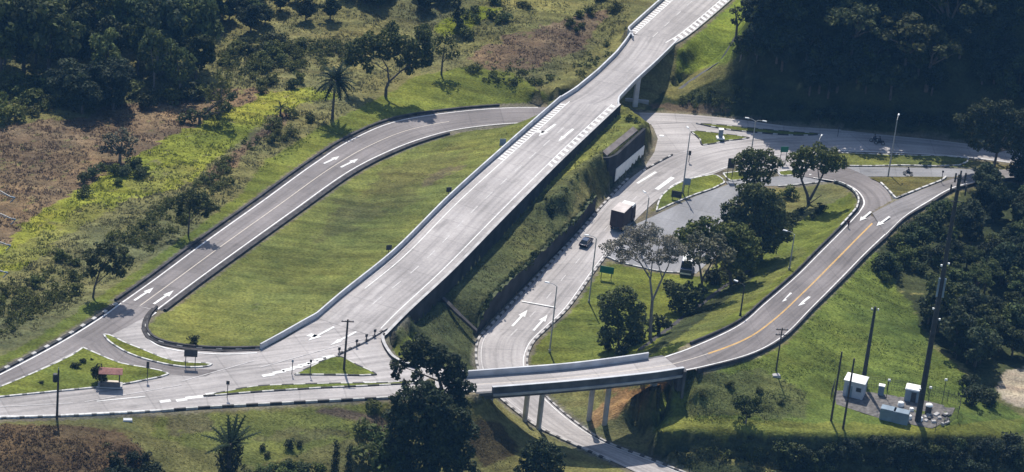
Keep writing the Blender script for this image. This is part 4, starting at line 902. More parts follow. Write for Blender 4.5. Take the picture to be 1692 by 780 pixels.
# lattice pylon whose arms reach in at the left edge
pb = gat(-40, 470); pz = thing('power_pylon', 'lattice power pylon with pale insulator arms reaching in at the left edge', 'pylon', pb)
m = MB(); hp = 26
for sx in (-1, 1):
    for sy in (-1, 1): m.tube([(sx * 2, sy * 2, -.5), (sx * .5, sy * .5, hp)], [.14, .08], 6)
for k in range(10):
    za, zb = hp * k / 10, hp * (k + 1) / 10; wa_, wb_ = 2 - 1.5 * k / 10, 2 - 1.5 * (k + 1) / 10
    for s1, s2 in (((-1, -1), (1, -1)), ((1, -1), (1, 1)), ((1, 1), (-1, 1)), ((-1, 1), (-1, -1))):
        m.tube([(s1[0] * wa_, s1[1] * wa_, za), (s2[0] * wb_, s2[1] * wb_, zb)], .05, 5, cap=False); m.tube([(s2[0] * wa_, s2[1] * wa_, za), (s1[0] * wb_, s1[1] * wb_, zb)], .05, 5, cap=False)
m.build('lattice', M['galv'], pz)
for (x, y) in ((25, 326), (26, 362), (18, 405), (13, 450)):
    zt = (470 - y) / 8.6 + .8; tip = at(x, y, pb.z + zt); d = tip - pb; m = MB()
    m.tube([(0, 0, zt + .7), (d.x * .9, d.y, zt)], [.09, .07], 6); m.tube([(0, -.5, zt - .2), (d.x * .9, d.y, zt)], [.06, .05], 6); a = m.build('arm', M['galv'], pz)
    q = MB(); q.tube([(d.x * .9, d.y, zt), (d.x, d.y, zt - .1)], [.14, .14], 8); q.tube([(d.x, d.y, zt - .05), (d.x - .7, d.y - .2, zt - .9)], .07, 6); q.build('insulator', M['grey_blue'], a)
# ------------------------------------------------------------------ signs
def board_sign(px, by, w, h, bottom, label, face, legs=2, rz=0.0, back=None, name='road_sign', gz=None, content=None, leg_mat='dark_metal'):
    b = gat(px, by) if gz is None else at(px, by, gz)
    t = thing(name, label, 'road sign', b, rz)
    xs = [0] if legs == 1 else [-w * .36, w * .36]
    for x in xs:
        m = MB(); m.tube([(x, .06, -.3), (x, .06, bottom + h * .9)], .06, 8); m.build('post', M[leg_mat], t)
    m = MB(); m.box((0, 0, bottom), (w, .07, h)); p = m.build('panel', M[face], t)
    if content: content(p, w, h, bottom)
    return t
def lines_on(p, w, h, bottom):
    m = MB()
    for k in range(3):
        ww = w * (.62, .5, .56)[k]; m.box((-w * .08 * (k - 1), -.045, bottom + h * (.72 - .25 * k)), (ww, .014, h * .09))
    m.build('lettering', M['white'], p)
board_sign(1001, 462, 2.4, 1.25, 1.2, 'green rectangular road sign at the left corner of the park lawn', 'green_sign', rz=-.15)
board_sign(1293, 270, 1.5, 1.1, 2.3, 'small green road sign above the far edge of the junction', 'green_sign', rz=.25, gz=0)
board_sign(1205, 296, 1.3, 2.0, 2.2, 'dark upright sign board left of the round park tree', 'dark_metal', rz=.2, gz=.1)
board_sign(1133, 322, 1.2, 1.3, 2.0, 'pale grey-blue sign board fixed beside the tall lamp of the grass wedge', 'grey_blue', rz=.15, gz=.1)
board_sign(1117, 330, 1.9, 1.3, .4, 'low dark sign board at the foot of the tall lamp of the grass wedge', 'dark_metal', rz=-.2, gz=.1)
board_sign(314, 608, 2.0, 1.2, 1.9, 'dark two-legged sign board on the slim curved island', 'dark_metal', rz=.12)
board_sign(243, 630, .42, 1.1, 2.2, 'narrow upright sign on a post at the tip of the bus shelter island', 'dark_metal', 1)
board_sign(375, 659, .5, .6, 2.4, 'small diamond-like sign on a post at the end of the long thin grass strip', 'dark_metal', 1)
board_sign(482, 620, .3, .4, 2.2, 'thin marker post at the left corner of the small grass triangle', 'grey_blue', 1)
board_sign(512, 622, .35, .45, 2.4, 'thin marker post in front of the small grass triangle', 'dark_metal', 1)
board_sign(830, 243, 1.15, 1.35, .25, 'pale blue-grey sign panel beside the barrier at the top of the oval lawn', 'grey_blue', rz=.3)
for x, y, lb in ((741, 322, 'dark square road sign beside the barrier, higher up the oval lawn'), (642, 418, 'dark square road sign beside the barrier, lower down the oval lawn')): board_sign(x, y, .95, .9, .55, lb, 'dark_metal', 1, rz=.4)
board_sign(1384, 226, .35, .5, 1.6, 'thin dark marker post at the far end of the narrow median', 'dark_metal', 1, gz=0)
board_sign(1138, 268, .5, .9, 1.4, 'narrow dark sign in the middle of the plaza road left of the tall lamp', 'dark_metal', 1, gz=0)
board_sign(1555, 303, .35, .4, 2.2, 'thin post at the right end of the tilted grass triangle', 'dark_metal', 1)
b = at(1190, 229, .12); t = thing('kiosk', 'small blue-grey kiosk with a white base on the grass triangle of the junction', 'kiosk', b, .15)
m = MB(); m.box((0, 0, 0), (1.5, 1.3, .3)); m.build('base', M['white'], t); m = MB(); m.box((0, 0, .3), (.75, .7, 1.6)); m.build('body', M['grey_blue'], t); m = MB(); m.box((0, 0, 1.9), (.95, .9, .12)); m.build('roof', M['white'], t)
# posts along the painted divider of the merge
m = MB(); m.wall(resample(at_np([(639, 544, ZM), (600, 567, ZM), (559, 586, ZM)]), .4), .3, .28); tag(m.build('divider_kerb', M['kerb1']), 'black and white divider kerb between the main road and the turning area', 'kerb')
for i, (x, y) in enumerate(((619, 556), (605, 564), (589, 573), (560, 586))):
    b = at(x, y, ZM); t = thing('delineator_post', 'dark delineator post along the striped divider at the merge', 'post', b, 0, 'delineator posts at the merge')
    m = MB(); m.tube([(0, 0, 0), (0, 0, .95)], .09, 8); m.build('post', M['dark_metal'], t); m = MB(); m.box((0, 0, .8), (.42, .1, .45), .5); m.build('reflector', M['dark_metal'], t)
for i, (x, y, lb) in enumerate(((211, 695, 'white concrete manhole slab in the grass below the merge'), (1341, 291, 'white concrete block by the side road behind the forked tree'), (1532, 296, 'white block in the tilted grass triangle'), (1093, 226, 'white rubble block at the left end of the plaza'))):
    b = gat(x, y); m = MB(); m.box((0, 0, -.1), (1.4 if i == 0 else .9, .8, .35), .2, taper=(.9, .85)); o = m.build('concrete_block', M['white'] if i else M['pale_concrete']); o.location = b; tag(o, lb, 'block')
# ------------------------------------------------------------------ bus shelter
b = at(182, 637, ZM + .1); t = thing('bus_shelter', 'small bus shelter with a faded red roof on the triangular island', 'bus shelter', b, .12)
m = MB(); m.box((0, 0, 0), (3.6, 1.9, .16)); m.build('floor_slab', M['concrete'], t)
for x in (-1.3, 1.3):
    m = MB(); m.tube([(x, .55, .1), (x, .55, 2.6)], .09, 8); m.build('post', M['dark_metal'], t); m = MB(); m.tube([(x, -.45, .1), (x, -.45, 2.45)], .07, 8); m.build('post', M['dark_metal'], t)
m = MB(); P = [(-1.75, -1.0, 2.4), (1.75, -1.0, 2.4), (1.75, 0, 2.85), (-1.75, 0, 2.85)]; m.face(P); m.face([(x, y, z - .09) for x, y, z in P][::-1]); P2 = [(-1.75, 0, 2.85), (1.75, 0, 2.85), (1.75, 1.0, 2.45), (-1.75, 1.0, 2.45)]; m.face(P2); m.face([(x, y, z - .09) for x, y, z in P2][::-1])
m.face([P[0], P[3], P2[3], (-1.75, 1.0, 2.36), (-1.75, -1.0, 2.31)]); m.face([P[1], P[2], P2[2], (1.75, 1.0, 2.36), (1.75, -1.0, 2.31)]); m.face([P[0], P[1], (1.75, -1.0, 2.31), (-1.75, -1.0, 2.31)])
m.build('roof', M['red_tile'], t); m = MB(); m.box((0, .35, .16), (2.4, .5, .4)); m.build('bench', M['cream_paint'], t)
m = MB(); m.box((0, -.75, .1), (3.0, .14, .75)); m.build('front_wall', M['dark_concrete'], t)
# ------------------------------------------------------------------ vehicles and people
def wheel(parent, x, y, r, w):
    m = MB(); m.tube([(x, y - w / 2, r), (x, y + w / 2, r)], r, 16); o = m.build('wheel', M['rubber'], parent); q = MB(); q.tube([(x, y - w / 2 - .012, r), (x, y + w / 2 + .012, r)], r * .55, 12); q.build('rim', M['galv'], o)
paint_blue = plain('dark_blue_car_paint', (.035, .055, .11), .3, .1, .5, spec=.5); paint_violet = plain('dark_violet_paint', (.04, .035, .09), .35, .1, .5); cargo = plain('shade_tone_brown_sides', (.055, .038, .038), .8, .25, .8); cargo_top = plain('sunlit_tone_cargo_roof', (.52, .47, .45), .9, .15, .8)  # cargo sides coloured as in shade, cargo roof as in sun
def car(px, py, ang, label, paint, s=1.0):
    b = at(px, py, .01); t = thing('parked_car' if False else 'car', label, 'car', b, ang); t.scale = (s, s, s)
    def prof(y0, pts): return [(x, y0, z) for x, z in pts]
    body = [(-2.05, .35), (-2.1, .75), (-1.9, .9), (-.9, .95), (.95, .95), (1.85, .82), (2.08, .65), (2.05, .35)]
    m = MB(); m.grid([prof(-.8, body), prof(-.84, body), prof(.84, body), prof(.8, body)], smooth=True); m.face(prof(-.8, body)); m.face(prof(.8, body)[::-1]); m.face([(-2.05, -.8, .35), (2.05, -.8, .35), (2.05, .8, .35), (-2.05, .8, .35)][::-1]); m.build('body', paint, t)
    cabn = [(-1.85, .9), (-1.35, 1.38), (.25, 1.42), (1.0, .94)]
    m = MB(); a_, b_ = [(x, -.76 if z < 1 else -.62, z) for x, z in cabn], [(x, .76 if z < 1 else .62, z) for x, z in cabn]; m.grid([a_, b_], smooth=False); m.face(a_); m.face(b_[::-1]); c_ = m.build('cabin_glass', M['glass'], t)
    m = MB(); m.box((-.55, 0, 1.405), (1.55, 1.2, .05), taper=(.94, .92)); m.build('roof', paint, t)
    for x in (-1.3, 1.3):
        for y in (-.74, .74): wheel(t, x, y, .31, .2)
    for y in (-.6, .6):
        m = MB(); m.box((2.02, y, .58), (.1, .32, .14)); m.build('headlight', M['white'], t); m = MB(); m.box((-2.06, y, .68), (.08, .26, .16)); m.build('tail_light', M['red_tile'], t)
    return t
car(968, 404, math.atan2(.95, .31), 'small dark blue car driving up the lower road behind the truck', paint_blue, .88)
b = at(1029, 371, .01); t = thing('truck', 'box truck with brown cargo sides toned shade-dark and a roof toned sunlit-pale on the lower road', 'truck', b, math.atan2(.95, .36)); t.scale = (1, 1, 1)
m = MB(); m.box((-.35, 0, .65), (6.6, .9, .3)); m.build('chassis', M['dark_metal'], t)
m = MB(); m.box((-1.6, 0, .95), (4.0, 2.45, 2.95)); cb = m.build('cargo_box', cargo, t); q = MB(); q.box((-1.6, 0, 3.91), (3.96, 2.41, .05)); q.build('roof', cargo_top, cb)
q = MB(); q.box((-3.62, 0, 1.0), (.03, .06, 2.8)); q.build('door_seam', M['dark_metal'], cb)
m = MB(); m.box((2.0, 0, .6), (1.9, 2.35, 2.5), taper=(.88, .95), shift=(-.08, 0)); cb2 = m.build('cab', cargo, t); q = MB(); q.box((1.85, 0, 3.12), (1.6, 2.2, .4), taper=(.85, .95), shift=(-.08, 0)); q.build('wind_deflector', M['white'], cb2)
q = MB(); q.box((2.9, 0, 1.7), (.16, 1.95, .85), shift=(-.09, 0)); q.build('windscreen', M['glass'], cb2)
for x in (-2.7, -1.5, 2.3):
    for y in (-1.02, 1.02): wheel(t, x, y, .48, .3)
for y in (-.9, .9): q = MB(); q.box((-3.67, y, .75), (.06, .3, .16)); q.build('tail_light', M['red_tile'], t)
b = at(1134, 448, .01); t = thing('van', 'dark blue van parked in the asphalt lot under the spreading trees', 'van', b, -PI / 2 - .1)
m = MB(); m.box((-.1, 0, .4), (4.9, 2.0, .95)); m.box((-.35, 0, 1.35), (4.2, 1.96, 1.05), taper=(.9, .9), shift=(-.1, 0)); bd = m.build('body', paint_blue, t)
q = MB(); q.box((-.5, 0, 2.41), (3.5, 1.7, .05)); q.build('roof', M['white'], bd); q = MB(); q.box((1.72, 0, 1.45), (.12, 1.7, .75), shift=(-.14, 0)); q.build('windscreen', M['glass'], bd); q = MB(); q.box((2.37, 0, .45), (.1, 1.9, .28)); q.build('bumper', M['white'], bd)
for x in (-1.6, 1.5):
    for y in (-.92, .92): wheel(t, x, y, .36, .24)
skin = plain('skin', (.35, .2, .14), .6, .1, 2); cloth_d = plain('dark_clothing', (.03, .032, .05), .9, .2, 4); cloth_r = plain('dull_red_shirt', (.10, .04, .04), .9, .2, 4); helmet_m = plain('dark_helmet', (.03, .03, .04), .3, .1, 2)
def skin_body(name, J, E, R, mat, parent, split=None):
    me = bpy.data.meshes.new(name); me.from_pydata(J, E, []); o = bpy.data.objects.new(name, me); link(o, parent)
    sm = o.modifiers.new('Skin', 'SKIN'); 
    sv = me.skin_vertices[0].data if me.skin_vertices else None
    if sv is None:
        bpy.context.view_layer.objects.active = o
    for i, r in enumerate(R): me.skin_vertices[0].data[i].radius = (r, r)
    me.skin_vertices[0].data[0].use_root = True
    ss = o.modifiers.new('Subdivision', 'SUBSURF'); ss.levels = 1; ss.render_levels = 1
    dg = bpy.context.evaluated_depsgraph_get(); ev = o.evaluated_get(dg); m2 = bpy.data.meshes.new_from_object(ev); o.modifiers.clear(); o.data = m2
    m2.name = name; m2.materials.clear()
    for q in (mat if isinstance(mat, list) else [mat]): m2.materials.append(q)
    if split:
        for p in m2.polygons: p.material_index = split(p.center); p.use_smooth = True
    return o
BASEJ = {'pelvis': (0, 0, .95), 'chest': (0, 0, 1.28), 'neck': (0, 0, 1.48), 'head': (.02, 0, 1.62), 'crown': (.02, 0, 1.72)}
def person_on_foot(px, py, z, ang, label, stride=.22):
    b = at(px, py, z); t = thing('person', label, 'person', b, ang)
    J = [(0, 0, .95), (0, 0, 1.15), (.02, 0, 1.36), (.02, 0, 1.48), (.04, 0, 1.6), (.04, 0, 1.7),
         (0, .09, .9), (stride * .5, .1, .5), (stride * .7, .1, .06), (stride * .7 + .14, .1, .04), (0, -.09, .9), (-stride * .3, -.1, .5), (-stride, -.1, .08), (-stride + .13, -.1, .04),
         (.02, .19, 1.4), (-.08, .24, 1.14), (.0, .26, .9), (.06, .26, .8), (.02, -.19, 1.4), (.06, -.24, 1.14), (.2, -.25, .94), (.26, -.25, .86)]
    E = [(0, 1), (1, 2), (2, 3), (3, 4), (4, 5), (0, 6), (6, 7), (7, 8), (8, 9), (0, 10), (10, 11), (11, 12), (12, 13), (2, 14), (14, 15), (15, 16), (16, 17), (2, 18), (18, 19), (19, 20), (20, 21)]
    R = [.14, .14, .15, .06, .095, .07, .1, .07, .05, .045, .1, .07, .05, .045, .065, .05, .04, .035, .065, .05, .04, .035]
    skin_body('body', J, E, R, [skin, cloth_r, cloth_d], t, lambda c: 0 if c.z > 1.46 or (abs(c.y) > .215 and c.z < 1.1) else 1 if c.z > .95 else 2)
    m = MB(); m.tube([(.02, 0, 1.66), (.02, 0, 1.72), (.02, 0, 1.76)], [.11, .1, .05], 10); m.build('hair', helmet_m, t)
    return t
person_on_foot(1401, 377, 3.75, math.atan2(-.6, -.5), 'person in dark clothes walking at the inner edge of the right ramp')
def motorcycle(px, py, z, ang, label_bike, label_person, paint):
    b = at(px, py, z); t = thing('motorcycle', label_bike, 'motorcycle', b, ang)
    for x in (-.66, .68):
        m = MB(); ring = [(x + .29 * math.cos(2 * PI * k / 16), 0, .31 + .29 * math.sin(2 * PI * k / 16)) for k in range(17)]; m.tube(ring, .065, 8, cap=False); w_ = m.build('wheel', M['rubber'], t)
        q = MB(); q.tube([(x, -.05, .31), (x, .05, .31)], .16, 10); q.build('hub', M['galv'], w_)
    m = MB(); m.tube([(-.45, 0, .52), (.1, 0, .55), (.42, 0, .85)], [.16, .2, .1], 10); m.build('frame', M['dark_metal'], t)
    m = MB(); m.tube([(.02, 0, .84), (.25, 0, .9), (.44, 0, .86)], [.12, .17, .1], 10); m.build('fuel_tank', paint, t)
    m = MB(); m.box((-.4, 0, .76), (.85, .28, .1), taper=(.92, .9)); m.build('saddle', M['rubber'], t)
    m = MB(); m.tube([(.68, 0, .31), (.45, 0, .95)], .04, 6); m.tube([(.42, -.36, 1.02), (.45, 0, .98), (.42, .36, 1.02)], .022, 6); m.build('handlebar', M['galv'], t)
    m = MB(); m.tube([(.52, 0, .9), (.62, 0, .9)], .09, 10); m.build('headlight', M['white'], t)
    p = thing('person', label_person, 'person', b, ang)
    J = [(-.18, 0, .9), (-.12, 0, 1.1), (-.0, 0, 1.32), (.04, 0, 1.44), (.09, 0, 1.56), (.1, 0, 1.66), (-.12, .12, .88), (.28, .2, .72), (.12, .19, .34), (.26, .19, .3), (-.12, -.12, .88), (.28, -.2, .72), (.12, -.19, .34), (.26, -.19, .3),
         (.02, .19, 1.34), (.16, .27, 1.12), (.38, .3, 1.06), (.02, -.19, 1.34), (.16, -.27, 1.12), (.38, -.3, 1.06)]
    E = [(0, 1), (1, 2), (2, 3), (3, 4), (4, 5), (0, 6), (6, 7), (7, 8), (8, 9), (0, 10), (10, 11), (11, 12), (12, 13), (2, 14), (14, 15), (15, 16), (2, 17), (17, 18), (18, 19)]
    R = [.15, .15, .16, .06, .095, .07, .1, .075, .05, .045, .1, .075, .05, .045, .065, .05, .04, .065, .05, .04]
    skin_body('body', J, E, R, [skin, cloth_d], p, lambda c: 0 if (1.42 < c.z) or c.x > .33 and c.z > 1 else 1)
    m = MB(); m.tube([(.08, 0, 1.5), (.09, 0, 1.6), (.1, 0, 1.72), (.1, 0, 1.76)], [.115, .145, .11, .03], 12); m.build('helmet', helmet_m, p)
motorcycle(1445, 235, 0, PI - .1, 'dark violet motorcycle riding left along the far road', 'helmeted person riding the violet motorcycle on the far road', paint_violet)
motorcycle(1453, 239, 0, PI - .1, 'second dark motorcycle just behind the violet one on the far road', 'helmeted person riding the second motorcycle on the far road', paint_blue)
motorcycle(1500, 290, 0, PI - .4, 'dark motorcycle on the narrow side road above the tilted grass triangle', 'helmeted person riding the motorcycle on the narrow side road', cloth_d)
# ------------------------------------------------------------------ substation yard
m = MB(); Pq = at_np([(x, y, 2.56) for x, y in ((1378, 645), (1440, 648), (1530, 662), (1578, 674), (1570, 692), (1540, 708), (1450, 690), (1382, 668))]); m.face([tuple(p) for p in Pq]); tag(m.build('gravel_yard', M['gravel']), 'grey gravel yard of the substation', kind='structure')
b = at(1411, 652, 2.5); t = thing('substation_house', 'white-roofed grey substation house at the left of the yard', 'hut', b, -.28)
m = MB(); m.box((0, 0, 0), (3.2, 2.6, 2.8)); w_ = m.build('wall', plain('grey_render', (.42, .44, .50), .8, .1, 1), t)
m = MB(); P = [(-1.75, -1.45), (1.75, -1.45), (1.75, 1.45), (-1.75, 1.45)]; m.prism(P, 2.8, 2.92); hi = [(-.9, 0, 3.35), (.9, 0, 3.35)]; e = [(x, y, 2.92) for x, y in P]
m.face([e[0], e[1], hi[1], hi[0]]); m.face([e[1], e[2], hi[1]]); m.face([e[2], e[3], hi[0], hi[1]]); m.face([e[3], e[0], hi[0]]); m.build('roof', M['white'], t)
m = MB(); m.box((-.6, -1.32, .05), (.85, .05, 2.0)); m.build('door', M['grey_blue'], t); m = MB(); m.box((.8, -1.32, 1.3), (.8, .05, .7)); m.build('vent', M['dark_metal'], t)
b = at(1506, 660, 2.5); t = thing('equipment_cabin', 'white-topped dark equipment cabin left of the tall mast', 'cabin', b, -.2)
m = MB(); m.box((0, 0, 0), (2.2, 2.0, 2.1)); m.build('wall', M['grey_blue'], t); m = MB(); m.box((0, 0, 2.1), (2.4, 2.2, .16), taper=(.9, .9)); m.build('roof', M['white'], t); m = MB(); m.box((.3, -1.02, .1), (.8, .05, 1.7)); m.build('door', M['dark_metal'], t)
b = at(1455, 652, 2.5); t = thing('electrical_cabinet', 'narrow grey cabinet with a white cap behind the blue containers', 'cabinet', b, -.2); m = MB(); m.box((0, 0, 0), (.9, .8, 1.6)); m.build('body', M['grey_blue'], t); m = MB(); m.box((0, 0, 1.6), (1.0, .9, .14)); m.build('lid', M['white'], t)
b = at(1533, 684, 2.5); t = thing('electrical_cabinet', 'dark cabinet with a round white cap right of the tall mast', 'cabinet', b, -.1); m = MB(); m.box((0, 0, 0), (.95, .9, 1.5)); m.build('body', M['dark_metal'], t); m = MB(); m.tube([(0, 0, 1.5), (0, 0, 1.7), (0, 0, 1.82)], [.6, .55, .3], 14); m.build('lid', M['white'], t)
for x, y, w, lb in ((1466, 692, 2.4, 'left one of the two blue-grey containers at the front of the substation yard'), (1487, 697, 2.5, 'right one of the two blue-grey containers at the front of the substation yard')):
    b = at(x, y, 2.5); t = thing('container', lb, 'container', b, -.24); m = MB(); m.box((0, 0, 0), (w, 1.6, 1.9)); bd = m.build('body', M['grey_blue'], t); q = MB(); q.box((0, 0, 1.9), (w - .1, 1.5, .06)); q.build('lid', M['grey_blue'], bd)
    for k in range(4): q = MB(); q.box((-w / 2 + .3 + k * .55, -.82, .1), (.07, .05, 1.7)); q.build('rib', M['grey_blue'], bd)
for x, y, s_, lb in ((1488, 671, .5, 'white drum between the containers and the equipment cabin'), (1502, 692, .42, 'white drum at the left foot of the tall mast'), (1506, 679, .36, 'small white drum behind the left foot of the tall mast'), (1520, 695, .42, 'white drum at the right foot of the tall mast'), (1430, 634, .3, 'small white drum beside the white substation house')):
    b = at(x, y, 2.5); m = MB(); m.tube([(0, 0, 0), (0, 0, s_ * 1.3), (0, 0, s_ * 1.5)], [s_, s_, s_ * .7], 14); o = m.build('drum', M['white']); o.location = b; tag(o, lb, 'drum')
rs = random.Random(4); 
for i in range(14):
    x = rs.uniform(1528, 1568); y = rs.uniform(684, 703); b = at(x, y, 2.5); m = MB(); m.box((0, 0, 0), (rs.uniform(.5, 1.4), rs.uniform(.3, .8), rs.uniform(.12, .4)), rs.uniform(0, 3), taper=(.85, .8)); o = m.build('rubble_piece', M['concrete'] if i % 3 else M['dark_metal']); o.location = b; tag(o, 'grey piece of rubble at the right end of the substation yard', 'rubble', 'rubble in the substation yard')
ft_ = thing('wire_fence', 'thin wire mesh fence on posts around the substation yard', 'fence'); ring = at_np([(x, y, 2.5) for x, y in ((1372, 662), (1378, 642), (1440, 642), (1532, 655), (1586, 672), (1582, 692), (1545, 714))])
RG = resample(ring, 1.6); m = MB()
for zz in (.35, .8, 1.25, 1.7, 2.1): m.tube([tuple(p + np.array([0, 0, zz])) for p in RG], .018, 4)
mr = resample(ring, .4)
for p in mr: m.tube([tuple(p + np.array([0, 0, .1])), tuple(p + np.array([0, 0, 2.1]))], .014, 4, cap=False)
m.build('mesh', M['dark_metal'], ft_)
for p in RG[::2]: q = MB(); q.tube([tuple(p), tuple(p + np.array([0, 0, 2.3]))], .05, 6); q.build('post', M['dark_metal'], ft_)
for x, y, tx, ty, lb in ((1464, 660, 1466, 630, 'small floodlight post at the back of the substation yard'), (1556, 668, 1556, 630, 'small white floodlight post on the slope right of the tall mast'), (1533, 668, 1533, 642, 'small floodlight post behind the dark capped cabinet')):
    b = gat(x, y); h = (y - ty) / 8.6; t = thing('floodlight_post', lb, 'floodlight', b); m = MB(); m.tube([(0, 0, -.2), (0, 0, h)], .05, 6); m.build('post', M['dark_metal'], t); m = MB(); m.box((0, -.1, h - .1), (.45, .25, .3), taper=(.8, .8)); m.build('lamp_head', M['white'], t)
b = at(1284, 628, 4.4); m = MB(); m.box((0, 0, -.3), (1.5, 1.0, .55), .3, taper=(.8, .8)); o = m.build('concrete_block', M['concrete']); o.location = gat(1282, 621); tag(o, 'broken concrete footing at the foot of the thin timber pole', 'block')
# ------------------------------------------------------------------ vegetation
def leaf_cloud(blobs, size, rng, per=70, flat=.7, droop=0.0, up=.8, aspect=.6):
    """leaf clumps (rhombic faces) through the outer part of each blob (x,y,z,r)"""
    V = []
    for bx, by, bz, r in blobs:
        n = max(8, int(per * r * r)); d = rng.normal(size=(n, 3)); d /= np.linalg.norm(d, axis=1)[:, None]
        rad = r * rng.uniform(.35, 1.0, n) ** .45
        c = d * rad[:, None] * np.array([1, 1, flat]) + np.array([bx, by, bz])
        nr = rng.normal(size=(n, 3)) + d * .7 + np.array([0, 0, up]); nr /= np.linalg.norm(nr, axis=1)[:, None]
        t = rng.normal(size=(n, 3)); t[:, 2] -= droop; t -= nr * (t * nr).sum(1)[:, None]; t /= np.linalg.norm(t, axis=1)[:, None] + 1e-9
        b = np.cross(nr, t); s = size * rng.uniform(.55, 1.35, n)[:, None]
        V.append(np.stack([c - t * s, c + b * s * aspect + nr * s * .15, c + t * s, c - b * s * aspect + nr * s * .15], 1))
    return np.concatenate(V).reshape(-1, 3)
def cloud_mesh(name, V, mat):
    return np_mesh(name, V, np.arange(len(V)).reshape(-1, 4), mat)
def crown_blobs(rng, w, h, z0, n, br=(.7, 1.3), hollow=.45, flat_top=False, lean=(0, 0)):
    out = []
    for _ in range(n):
        d = rng.normal(size=3); d /= np.linalg.norm(d); rr = rng.uniform(hollow, 1.0)
        x, y, z = d[0] * rr * w / 2, d[1] * rr * w / 2, d[2] * rr * h / 2
        if flat_top: z = (rng.uniform(.1, .5) - .25 * (x * x + y * y) / (w * w / 4)) * h
        elif z < -.25 * h: x *= .7; y *= .7
        out.append((x + lean[0], y + lean[1], z0 + h / 2 + z, rng.uniform(*br)))
    return out
def limbs(m, base_h, blobs, rng, r0_, k=7, n_root=1):
    """trunk with limbs reaching into the clumps"""
    fork = Vector((rng.uniform(-.15, .15), rng.uniform(-.15, .15), base_h))
    m.tube([(0, 0, -.4), (fork.x * .4, fork.y * .4, base_h * .5), fork], [r0_ * 1.25, r0_ * .95, r0_ * .8], 8)
    idx = rng.permutation(len(blobs))[:k]
    for i in idx:
        b = Vector(blobs[i][:3]); mid = fork.lerp(b, .5) + Vector((rng.uniform(-.3, .3), rng.uniform(-.3, .3), .3))
        m.tube([fork, mid, b], [r0_ * .55, r0_ * .34, r0_ * .12], 6, cap=False)
FOREST = {}
def proto(kind, seed):
    """meshes of one kind of tree, built once: (trunk mesh, crown mesh)"""
    if (kind, seed) in FOREST: return FOREST[kind, seed]
    rng = np.random.RandomState(seed * 13 + len(kind)); m = MB()
    if kind == 'broad':
        bl = crown_blobs(rng, 6.6, 4.8, 2.3, 34); limbs(m, 2.4, bl, rng, .24, 8); V = leaf_cloud(bl, .32, rng, 82); mt, bk = 'leaf', 'bark'
    elif kind == 'dark':
        bl = crown_blobs(rng, 6.4, 6.4, 1.6, 42); limbs(m, 2.4, bl, rng, .26, 8); V = leaf_cloud(bl, .32, rng, 78); mt, bk = 'leaf_dark', 'bark'
    elif kind == 'light':
        bl = crown_blobs(rng, 5.6, 4.6, 1.8, 24, (.6, 1.15)); limbs(m, 2.0, bl, rng, .18, 8); V = leaf_cloud(bl, .26, rng, 75); mt, bk = 'leaf_light', 'palebark'
    elif kind == 'flat':
        bl = crown_blobs(rng, 8.5, 3.0, 4.2, 34, (.6, 1.1), .2, True); limbs(m, 3.0, bl, rng, .22, 12); V = leaf_cloud(bl, .26, rng, 75, .5); mt, bk = 'leaf', 'bark'
    elif kind == 'shrub':
        bl = crown_blobs(rng, 2.4, 1.5, .05, 14, (.35, .7), .2); limbs(m, .5, bl, rng, .07, 5); V = leaf_cloud(bl, .17, rng, 150); mt, bk = 'leaf', 'bark'
    elif kind == 'darkshrub':
        bl = crown_blobs(rng, 2.3, 1.8, .1, 16, (.35, .7), .2); limbs(m, .5, bl, rng, .07, 5); V = leaf_cloud(bl, .17, rng, 150); mt, bk = 'leaf_dark', 'bark'
    elif kind == 'paleshrub':
        bl = crown_blobs(rng, 2.4, 1.6, .05, 13, (.3, .65), .2); limbs(m, .5, bl, rng, .06, 5); V = leaf_cloud(bl, .18, rng, 130); mt, bk = 'leaf_light', 'palebark'
    elif kind == 'bamboo':
        bl = [(rng.normal() * .9 + .15 * z, rng.normal() * .9, z, rng.uniform(.35, .75)) for z in np.linspace(.6, 7, 46)]; 
        for k in range(7):
            a = rng.uniform(0, 6.28); m.tube([(.3 * math.cos(a), .3 * math.sin(a), -.2), (.5 * math.cos(a), .5 * math.sin(a), 4), (1.3 * math.cos(a), 1.3 * math.sin(a), 7)], [.06, .05, .02], 5)
        V = leaf_cloud(bl, .32, rng, 60, 1.2, 1.2, .1, .3); mt, bk = 'leaf_light', 'palebark'
    elif kind == 'column':
        bl = [(rng.normal() * .18, rng.normal() * .18, z, rng.uniform(.4, .62) * (1 - .5 * max(0, z - 4) / 3)) for z in np.linspace(.2, 6.6, 40)]; m.tube([(0, 0, -.3), (0, 0, 6)], [.16, .05], 7); V = leaf_cloud(bl, .2, rng, 150, 1.3, -1.5, 0, .3); mt, bk = 'leaf_dark', 'bark'
    tm = m.build('trunk', M[bk]); tme = tm.data; bpy.data.objects.remove(tm)
    FOREST[kind, seed] = (tme, cloud_mesh('crown', V, M[mt])); return FOREST[kind, seed]
TINT = random.Random(11)
SMALL = {'shrub', 'darkshrub', 'paleshrub'}
